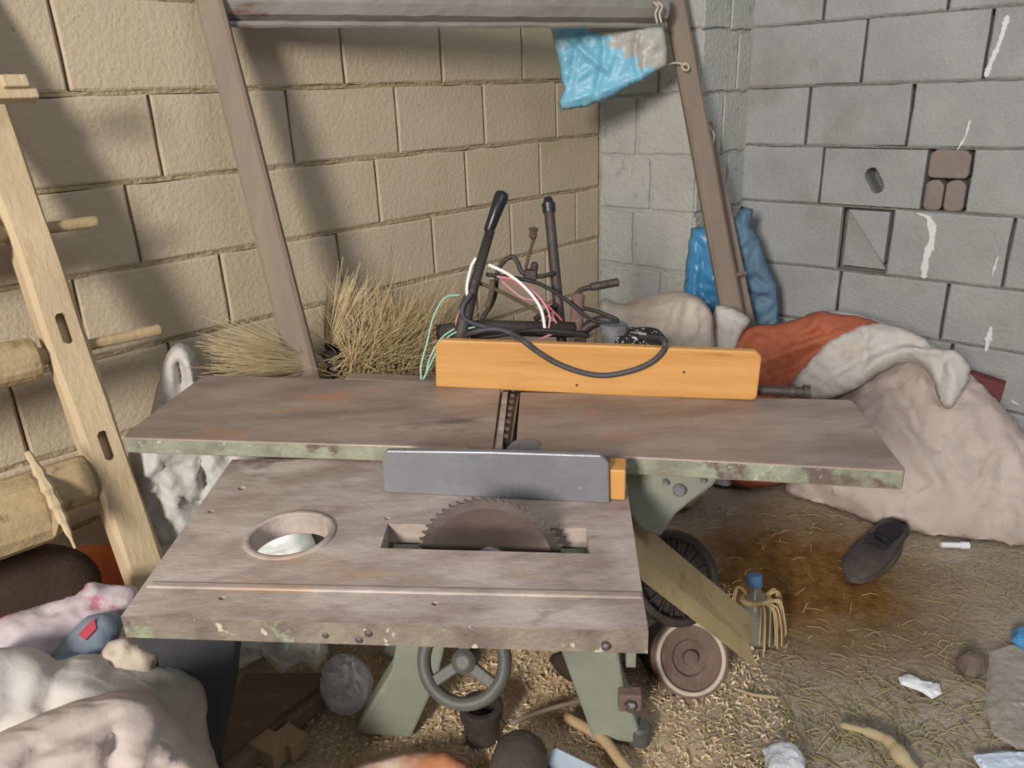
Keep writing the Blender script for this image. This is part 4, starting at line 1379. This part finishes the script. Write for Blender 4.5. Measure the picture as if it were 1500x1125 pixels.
# broom whose bristles point up
bB = wl_pt(482, 505, .22)
br2 = thing('straw_broom', V((bB.x, bB.y, 0)), 'upright straw broom bound with black tape beside the left slat', 'broom')
make('bristles', *strands(wl_pt(484, 508, .22), (1, .8), .12, .26, 360, .0015, wl_pt(512, 440, .16) - wl_pt(484, 508, .22), .42, 6, ring=.02), 'straw_grey', parent=br2, kind='stuff')
bh = [wl_pt(482, 500, .22), wl_pt(490, 520, .22), wl_pt(502, 552, .24), V((-.42, 2.30, .02))]
make('handle', *tube(crv(bh, 6), [.014] * 6 + [.022] * 6 + [.024] * 7, 12), 'cable_black', parent=br2, smooth=True)
make('binding', *torus(wl_pt(487, 510, .22), wl_pt(512, 440, .16) - wl_pt(484, 508, .22), .02, .006, 20, 8), 'black', parent=br2, smooth=True)
# large dry brushwood heap
rh = random.Random(77)
hs_ = []
for i in range(2800):
    k = rh.random()
    # root line runs low along the wall, tips lean up and to the right
    root = wl_pt(512 + 125 * rh.random() ** 1.2, 560 - 55 * rh.random(), .05 + .33 * rh.random())
    hgt = 1 - abs(rh.gauss(0, .45))
    d = (DL * rh.gauss(.62, .5) + UZ * rh.gauss(.5, .4) + NL * rh.gauss(0, .25)).normalized()
    L_ = rh.uniform(.10, .34)
    pts = []
    bend = V((rh.gauss(0, .05), rh.gauss(0, .05), rh.gauss(-.02, .05)))
    for j in range(4):
        u = j / 3
        pp = root + d * L_ * (u - .3) + bend * u * u
        w_ = pp.dot(NL) - (D_L - .012)
        if w_ > 0: pp -= NL * w_
        pts.append(pp)
    hs_.append(tube(pts, [.0014, .0013, .0011, .0006], 3))
for i in range(500):
    root = V((-.36 + .22 * rh.random(), 2.28 + .22 * rh.random(), .02))
    d = (DL * rh.gauss(.3, .3) + UZ + NL * rh.gauss(0, .15)).normalized()
    pts = [root, root + d * .25, root + d * rh.uniform(.4, .58)]
    pts = [p_ - NL * max(0, p_.dot(NL) - (D_L - .012)) for p_ in pts]
    hs_.append(tube(pts, [.002, .0018, .0012], 3))
hp = join(*hs_)
make('straw_heap', *hp, 'straw', kind='stuff', label='heap of dry brushwood straw piled against the tan block wall', cat='straw')

# ------------------------------------------------------------------ wires and twigs behind the fence
def wire(name, px, r, mat, label, dw=.07, cat='wire', n=8):
    P = [onp(p[0], p[1], f0 + fnrm * (-.0075 if p[2] == 'F' else .034), fnrm) if len(p) > 2 and p[2] in ('F', 'B') else at(p[0], p[1], Wf + (p[2] if len(p) > 2 else dw)) for p in px]
    return make(name, *tube(crv(P, 8), r, n), mat, smooth=True, label=label, cat=cat)


wire('power_cable', [(682, 500, .08), (690, 488, 'B'), (725, 482, 'B'), (750, 489, 'B'), (766, 499, 'F'), (787, 515, 'F'), (815, 532, 'F'), (850, 545, 'F'), (885, 550, 'F'), (925, 543, 'F'), (955, 530, 'F'), (972, 513, 'F'), (973, 502, 'F'), (966, 496, 'B'), (930, 494, .10)], .0062, 'cable', 'thick grey cable looped over the front of the yellow fence board', cat='cable')
wire('power_cable', [(690, 430, .05), (678, 450, .045), (680, 466, .05), (700, 476, .055), (740, 483, .055), (800, 486, .055), (850, 490, .07)], .0065, 'cable', 'grey cable curling from the lever along the back of the fence', cat='cable')
wire('power_cable', [(690, 496, .06), (725, 492, .05), (780, 484, .045), (830, 487, .045), (862, 492, .06)], .006, 'cable_black', 'dark cable running flat along the top of the fence board', cat='cable')
wire('power_cable', [(712, 402, .10), (760, 408, .09), (795, 418, .09), (830, 440, .09), (870, 470, .09), (905, 470, .09), (880, 458, .1), (850, 450, .12)], .005, 'cable_black', 'dark cable arching from the lever to the crank', cat='cable')
wire('wire', [(697, 378, .07), (690, 392, .065), (684, 420, .06), (686, 445, .06)], .004, 'w_white', 'short white and pink taped wire on the left of the lever', dw=.07)
wire('wire', [(716, 388, .07), (745, 402, .06), (772, 424, .055), (792, 452, .055), (799, 486, .06)], .0042, 'w_white', 'white wire arching right from the lever')
wire('wire', [(728, 405, .075), (760, 412, .07), (790, 436, .07), (805, 462, .07), (802, 490, .07)], .0026, 'w_pink', 'pink wire arching just below the white wire')
wire('wire', [(738, 408, .08), (770, 424, .075), (800, 446, .075), (824, 470, .08)], .0024, 'w_red', 'red wire running down right behind the white wire')
wire('wire', [(735, 412, .085), (765, 436, .08), (795, 444, .08), (818, 478, .09)], .0022, 'w_pink', 'thin pink wire lowest in the arch of wires')
wire('wire', [(700, 500, .06), (740, 503, .05), (775, 502, .05), (812, 488, .06)], .003, 'w_pink', 'pink wire lying on the top edge of the fence', dw=.05)
wire('wire', [(674, 432, .06), (652, 436, .05), (636, 462, .045), (626, 500, .03), (617, 535, .02), (617, 556, .03)], .0025, 'w_mint', 'outer mint green wire hanging at the left end of the fence')
wire('wire', [(698, 478, .06), (665, 488, .05), (646, 505, .03), (630, 535, .02), (620, 556, .02)], .0025, 'w_mint', 'middle mint green wire hanging close to the fence end')
wire('wire', [(692, 470, .07), (662, 484, .06), (643, 500, .045), (628, 530, .035), (624, 552, .035)], .0025, 'w_mint', 'inner mint green wire hanging behind the fence end')
wire('wire', [(676, 448, .06), (668, 475, .06), (672, 500, .06)], .0022, 'w_pink', 'thin pink wire below the white tape on the lever')
wire('bent_strip', [(706, 468, .12), (724, 436, .13), (730, 395, .13), (748, 376, .13), (758, 384, .13), (766, 400, .13), (790, 405, .13), (812, 400, .14)], .006, 'iron', 'bent dark metal strip between the lever and the upright post', cat='metal strip')
wire('twig', [(768, 410, .14), (772, 385, .14), (779, 360, .14), (784, 346, .14)], .004, 'bark', 'thin brown twig standing up between lever and post', cat='twig')
p = at(784, 344, Wf + .14)
make('seed_head', *lathe(at(780, 352, Wf + .14), UZ + UX * .15, [(.002, 0), (.010, .01), (.009, .022), (.013, .03), (.004, .034)], 10, .3, 2), 'bark', label='brown dried tip on top of the thin twig', cat='twig')
wire('twig', [(694, 412, .1), (726, 424, .1), (762, 442, .1), (800, 466, .1), (812, 490, .1)], .005, 'bark', 'rough brown twig slanting down under the wires', cat='twig')
wire('twig', [(714, 450, .1), (720, 430, .1), (722, 410, .1)], .007, 'bark', 'short dark twig hanging beside the lever', cat='twig')
make('clamp', *join(obox(at(778, 402, Wf + .13), UX, UY, UZ, .03, .03, .025), lathe(at(783, 395, Wf + .13), UZ, [(.010, 0), (.010, .012), (.006, .02)], 12)), 'iron', label='small dark clamp on the bent metal strip', cat='clamp', bevel=.003)
sc = at(936, 497, Wf + .09)
make('speckled_pad', *lathe(V((sc.x, sc.y, ZJ - .03)), UZ, [(.05, 0), (.066, .02), (.07, sc.z - ZJ + .03), (.058, sc.z - ZJ + .045), (.03, sc.z - ZJ + .052), (.0, sc.z - ZJ + .054)], 28, .15, 4), 'speckle', smooth=True, label='black and white speckled lump behind the fence beside the round cap', cat='foam lump')

# ------------------------------------------------------------------ under and before the saw table
def board(name, px, z, th, mat, label, cat, bev=.003):
    P = [onz(x, y, z) for x, y in px]
    return make(name, *poly_prism(P, -UZ * th), mat, bevel=bev, label=label, cat=cat)


q = at(290, 1000, 1.58)
P = [onp(x, y, q, facing(290, 1000, 5)) for x, y in ((198, 925), (345, 930), (338, 1000), (322, 1080), (312, 1130), (306, 1215), (235, 1215))]
make('slate_board', *poly_prism(P, V((.01, .02, 0))), 'slate_board', bevel=.003, label='dark slate grey board standing upright under the left of the saw table', cat='board')
board('plank', [(475, 985), (470, 1002), (325, 1112), (290, 1100), (360, 985)], .06, .055, 'brown_board', 'wide dusty brown plank lying under the left side of the saw table', 'plank')
board('plank', [(478, 1000), (482, 1010), (340, 1128), (322, 1118)], .045, .04, 'slat', 'narrow dark plank along the front of the wide brown plank', 'plank')


def block(x, y, w, d, h, rot, mat, label):
    c = onz(x, y, .0) + UZ * (h / 2)
    e = V((math.cos(rot), math.sin(rot), 0))
    make('wood_offcut', *obox(c, e, V((-e.y, e.x, 0)), UZ, w, d, h), mat, bevel=.004, label=label, cat='offcut')


block(395, 1108, .09, .055, .05, -.5, 'offcut', 'larger pale offcut block on the shavings left of the machine leg')
block(425, 1096, .08, .05, .045, -.6, 'offcut', 'smaller pale offcut block just behind the larger one')
block(345, 1068, .09, .06, .05, -.3, 'offcut', 'brownish offcut block against the dark slate board')
q = onz(432, 1056, .012)
make('paper_scrap', *pillow([(415, 1062), (430, 1048), (446, 1044), (450, 1052), (436, 1062)], onz(432, 1056, .015), UZ, .008, .008, fold=.004, ff=20, step=.008, seed=3, smooth_it=1), 'paper', label='small white paper scrap on the shavings beside the brown plank', cat='paper', smooth=True)
q = onz(505, 1020, .05)
make('clear_bag', *pillow([(470, 985), (490, 958), (525, 960), (548, 990), (546, 1020), (525, 1045), (490, 1048), (468, 1020)], q, V((0, -.5, .8)), .05, .04, fold=.02, crinkle=.03, ff=9, fdir=50, step=.0075, seed=61, smooth_it=1), 'clear', smooth=False, label='crinkled clear plastic bag on the shavings left of the machine leg', cat='plastic bag')
pf = onz(707, 1076, .0)
make('pipe_fitting', *lathe(pf, UZ, [(.042, 0), (.042, .055), (.05, .06), (.05, .085), (.044, .088), (.034, .088), (.034, .04), (.0, .038)], 28), 'iron', label='short dark pipe fitting standing below the handwheel', cat='pipe fitting')
ca_ = onz(768, 1092, .062)
cb_ = onz(722, 1260, .062)
make('canister', *lathe(cb_, ca_ - cb_, [(.058, 0), (.06, (ca_ - cb_).length * .8), (.058, (ca_ - cb_).length * .93), (.045, (ca_ - cb_).length), (.02, (ca_ - cb_).length + .012), (.001, (ca_ - cb_).length + .014)], 32), 'canister', smooth=True, label='sooty dark canister lying at the bottom centre before the machine', cat='canister')
ba, bb = onz(790, 1112, .07), onz(800, 1180, .05)
bo = thing('bottle', V((bb.x, bb.y, 0)), 'clear bottle with a pink cap beside the sooty canister', 'bottle')
bd = (ba - bb)
make('body', *lathe(bb, bd, [(.02, -.1), (.026, -.09), (.026, bd.length * .3), (.012, bd.length * .75), (.012, bd.length)], 20), 'pet', parent=bo, smooth=True)
make('cap', *lathe(ba - bd.normalized() * .008, bd, [(.0145, 0), (.0145, .016), (.011, .02)], 18), 'pinkcap', parent=bo)
P = [onz(x, y, .05) for x, y in ((806, 1098), (815, 1094), (885, 1128), (900, 1175), (850, 1190), (803, 1118))]
make('carton', *poly_prism(P, -UZ * .046), 'bluewhite', bevel=.004, label='pale blue white carton lying right of the pink capped bottle', cat='carton')
q = onz(605, 1130, .04)
make('orange_rag', *pillow([(495, 1135), (545, 1112), (590, 1104), (640, 1098), (668, 1106), (700, 1130), (720, 1190), (500, 1190)], q, V((0, -.45, .9)), .03, .03, fold=.022, ff=8, fdir=80, step=.014, seed=65), 'peach', smooth=True, label='faded orange and white sack cloth at the bottom centre of the floor', cat='sack')
st_ = [onz(748, 1060, .03), onz(800, 1040, .04), onz(850, 1026, .03), onz(870, 1022, .02)]
make('stick', *tube(crv(st_, 6), .006, 8), 'slat', smooth=True, label='thin bent stick on the shavings between the machine legs', cat='stick')
st_ = [onz(830, 1050, .02), onz(880, 1080, .02), onz(905, 1110, .02), onz(925, 1135, .02)]
make('stick', *tube(crv(st_, 6), .013, 8), 'offcut', smooth=True, label='pale stick running past the foot of the right machine leg', cat='stick')
q = onz(842, 985, .05)
make('plastic_bag', *pillow([(800, 960), (835, 950), (862, 975), (860, 1010), (838, 1000), (815, 985)], onz(835, 985, .05), V((0, -.5, .8)), .03, .03, fold=.016, ff=12, step=.012, seed=67, smooth_it=1), 'shade_and_scrap', smooth=True, label='dark crumpled scrap behind the right machine leg', cat='scrap')

# ------------------------------------------------------------------ right side of the floor
# bottle with straw wound round it
bb = onz(1112, 940, .0)
bt = thing('straw_bottle', bb, 'bottle with a blue cap and straw tied round it beside the belt guard', 'bottle')
bax = (UZ + UX * -.1 + UY * .25).normalized()
make('body', *lathe(bb, bax, [(.034, 0), (.038, .01), (.036, .09), (.03, .12), (.015, .145), (.015, .16)], 24), 'pet', parent=bt, smooth=True)
make('cap', *lathe(bb + bax * .158, bax, [(.021, 0), (.021, .024), (.018, .028)], 20), 'blue_cap', parent=bt)
rr = random.Random(3)
sp_ = []
for i in range(26):
    c = bb + bax * .115
    e = UX * rr.uniform(-.25, 1) + UY * rr.uniform(-1, .4)
    e.normalize()
    L_ = rr.uniform(.05, .10)
    pts = [c + e * .02, c + e * (.035 + L_ * .3) + UZ * .015, c + e * (.03 + L_ * .55) - UZ * .03, c + e * (.03 + L_ * .65) - UZ * rr.uniform(.07, .11)]
    sp_.append(tube(crv(pts, 5), .0022, 5))
sp_.append(torus(bb + bax * .118, bax, .034, .008, 20, 6))
make('straw_tie', *join(*sp_), 'straw', parent=bt, kind='stuff')

# shoe
sa, sz_ = onz(1252, 848, 0), onz(1312, 790, 0)
sax = (sz_ - sa).normalized()
sside = V((-sax.y, sax.x, 0))
SL = (sz_ - sa).length * 1.08
shoe = thing('shoe', sa.lerp(sz_, .5), 'dusty dark worn shoe on the floor before the huge beige sack', 'shoe')
sv, sfc = [], []
prof = [(0, .020, .025), (.06, .034, .04), (.2, .044, .052), (.38, .046, .062), (.55, .040, .078), (.75, .037, .088), (.92, .034, .09), (1.0, .022, .085)]
nr_ = 16
for t, hw_, hh in prof:
    for j in range(nr_):
        a_ = 2 * PI * j / nr_
        y_ = math.copysign(abs(math.cos(a_)) ** .7, math.cos(a_)) * hw_ * 1.3
        z_ = .018 + (hh - .018) * (math.sin(a_) * .5 + .5)
        if t > .45 and math.sin(a_) > .6:
            z_ -= .045 * (math.sin(a_) - .6) / .4 * min(1, (t - .45) / .15) * (1 if t < .96 else .3)
        sv.append(sa + sax * (t * SL - SL * .07) + sside * y_ + UZ * z_)
for i in range(len(prof) - 1):
    for j in range(nr_):
        sfc.append((i * nr_ + j, i * nr_ + (j + 1) % nr_, (i + 1) * nr_ + (j + 1) % nr_, (i + 1) * nr_ + j))
sfc += [tuple(range(nr_)), tuple(range(len(sv) - nr_, len(sv)))]
make('upper', sv, sfc, 'shoe', parent=shoe, smooth=True)
so_ = []
for i in range(24):
    a_ = 2 * PI * i / 24
    t = .5 + .53 * math.cos(a_)
    so_.append(sa + sax * (t * SL - SL * .07) + sside * (.062 - .010 * t) * math.sin(a_) + UZ * .022)
make('sole', *poly_prism(so_, -UZ * .02), 'canister', parent=shoe, bevel=.003)
op = []
for i in range(16):
    a_ = 2 * PI * i / 16
    op.append(sa + sax * ((.76 + .17 * math.cos(a_)) * SL - SL * .07) + sside * .034 * math.sin(a_) + UZ * .068)
make('lining', *poly_prism(op, -UZ * .02), 'shoe_in', parent=shoe)
for k in range(3):
    c = sa + sax * ((.42 + .07 * k) * SL - SL * .07) + UZ * (.066 + .006 * k)
    make('lace', *tube(crv([c - sside * .036 - UZ * .012, c, c + sside * .036 - UZ * .012], 5), .0028, 6), 'shoe_in', parent=shoe, smooth=True)

a_, b_ = onz(1378, 798, .009), onz(1419, 799, .009)
make('plastic_pipe', *lathe(a_, b_ - a_, [(.009, 0), (.009, (b_ - a_).length * .7), (.0115, (b_ - a_).length * .72), (.0115, (b_ - a_).length)], 14), 'paper', label='short white plastic pipe on the floor at the foot of the huge sack', cat='pipe', smooth=False)


def scrap(name, px, mat, label, cat, h=.006, fold=.008, ff=16, seed=1, z=.012):
    x = sum(p[0] for p in px) / len(px)
    y = sum(p[1] for p in px) / len(px)
    make(name, *pillow(px, onz(x, y, z), UZ, h, h, fold=fold, ff=ff, step=.010, seed=seed, smooth_it=0, crinkle=.004), mat, smooth=False, label=label, cat=cat)


scrap('paper_scrap', [(1315, 992), (1330, 988), (1350, 996), (1376, 1002), (1380, 1016), (1366, 1024), (1350, 1014), (1318, 1002)], 'paper', 'white crumpled paper scrap in the middle of the right floor', 'paper', seed=71)
scrap('plastic_scrap', [(1118, 1098), (1140, 1088), (1160, 1092), (1180, 1112), (1182, 1140), (1122, 1140)], 'clear', 'grey white crumpled plastic at the bottom edge right of the machine', 'plastic scrap', .02, .014, 14, 73, .025)
scrap('plastic_scrap', [(1482, 925), (1500, 918), (1540, 925), (1540, 960), (1500, 950), (1482, 938)], 'blue_bag', 'blue plastic scrap at the right edge of the floor', 'plastic scrap', .02, .01, 14, 75, .02)
scrap('clear_sheet', [(1445, 1000), (1450, 955), (1480, 945), (1530, 960), (1540, 1100), (1490, 1098), (1455, 1075), (1442, 1040)], 'clear_flat', 'clear plastic sheet with bright glints at the lower right', 'plastic sheet', .007, .008, 9, 77, .012)
scrap('paper_scrap', [(1425, 1106), (1470, 1100), (1530, 1104), (1530, 1140), (1440, 1135)], 'bluewhite', 'white blue paper sheet at the lower right corner', 'paper', .008, .006, 10, 79, .01)
c = onz(1420, 982, .0)
make('clod', *lathe(c, UZ, [(.03, 0), (.036, .015), (.03, .035), (.014, .05), (.0, .052)], 12, .5, 5), 'stone', label='dark brown clod beside the clear plastic sheet', cat='clod')
st_ = [onz(1232, 1062, .014), onz(1270, 1072, .02), onz(1300, 1085, .022), onz(1320, 1108, .018), onz(1345, 1135, .012)]
make('branch', *tube(crv(st_, 6), [.008] * 6 + [.012] * 6 + [.015] * 4 + [.019] * 4 + [.014] * 5, 9), 'straw_floor', smooth=True, label='pale knobbly branch on the floor at the lower right', cat='branch')
st_ = [onz(1080, 1010, .006), onz(1105, 1018, .01), onz(1140, 1022, .006)]
make('twig', *tube(crv(st_, 6), .0045, 6), 'straw_floor', smooth=True, label='pale twig on the floor right of the motor pulley', cat='twig')

# scattered straw and shavings
rr = random.Random(19)


def flr(x, y):
    return 0.012 * noise.noise(V((x * 3, y * 3, 1))) + 0.006 * noise.noise(V((x * 11, y * 11, 2))) - 0.012


parts = []
for i in range(1500):
    x, y = rr.uniform(.2, 2.0), rr.uniform(1.15, 2.35)
    if V((x, y, 0)).dot(NR) > D_R - .2: continue
    if (x - .86) ** 2 + (y - 1.98) ** 2 < .12 and rr.random() < .75: continue
    t = rr.uniform(0, PI)
    L_ = rr.uniform(.012, .06) * (1 if rr.random() < .9 else 2)
    d = V((math.cos(t), math.sin(t), rr.uniform(-.05, .15)))
    c = V((x, y, flr(x, y) + .004))
    m_ = c + d * L_ * .5 + V((rr.gauss(0, .004), rr.gauss(0, .004), .004))
    parts.append(tube([c, m_, c + d * L_], .0011, 3))
make('scattered_straw', *join(*parts), 'straw_floor', kind='stuff', label='loose bits of straw scattered over the right floor', cat='straw')
parts = []
for i in range(280):
    x, y = rr.gauss(.80, .22), rr.gauss(1.36, .10)
    t = rr.uniform(0, PI)
    d = V((math.cos(t), math.sin(t), rr.uniform(-.1, .35))) * rr.uniform(.02, .07)
    c = V((x, y, flr(x, y) + .004))
    parts.append(tube([c, c + d * .5 + UZ * .004, c + d], .0014, 3))
make('green_hay', *join(*parts), 'grass', kind='stuff', label='greenish hay lying on the floor near the bottom right', cat='hay')
parts = []
for i in range(7500):
    x, y = rr.uniform(-.62, .62), rr.uniform(1.15, 1.95)
    c = V((x, y, flr(x, y) + rr.uniform(.002, .012)))
    a_ = V((rr.gauss(0, 1), rr.gauss(0, 1), rr.gauss(0, .5))).normalized() * rr.uniform(.004, .011)
    b_ = V((rr.gauss(0, 1), rr.gauss(0, 1), rr.gauss(0, .5))).normalized() * rr.uniform(.002, .005)
    n__ = a_.cross(b_).normalized() * .0012
    parts.append(([c - a_, c + b_ + n__, c + a_, c - b_ + n__, c - n__], [(0, 1, 2, 3), (0, 4, 1), (1, 4, 2), (2, 4, 3), (3, 4, 0)]))
make('wood_shavings', *join(*parts), 'shaving', kind='stuff', label='pale wood shavings strewn under the saw bench', cat='wood shavings')

# repeats of a kind share a group
for o in bpy.data.objects:
    if o.parent is None and 'category' in o:
        k = o.name.split('.')[0]
        g = {'wire': 'wires round the lever', 'power_cable': 'cables behind the fence board', 'straw_broom': 'straw brooms by the left wall', 'wood_offcut': 'offcut blocks on the shavings',
             'plank': 'planks under the saw table', 'stick': 'sticks on the floor', 'twig': 'twigs lying about', 'sack': 'sacks heaped round the room', 'blue_sack': 'blue sacks in the corner',
             'wooden_post': 'leaning slats', 'string_knot': 'string ties on the right slat', 'paper_scrap': 'paper scraps on the floor', 'plastic_bag': 'plastic bags lying about', 'plastic_scrap': 'plastic scraps on the floor'}.get(k)
        if g and sum(1 for q_ in bpy.data.objects if q_.parent is None and q_.name.split('.')[0] == k) > 1:
            o['group'] = g
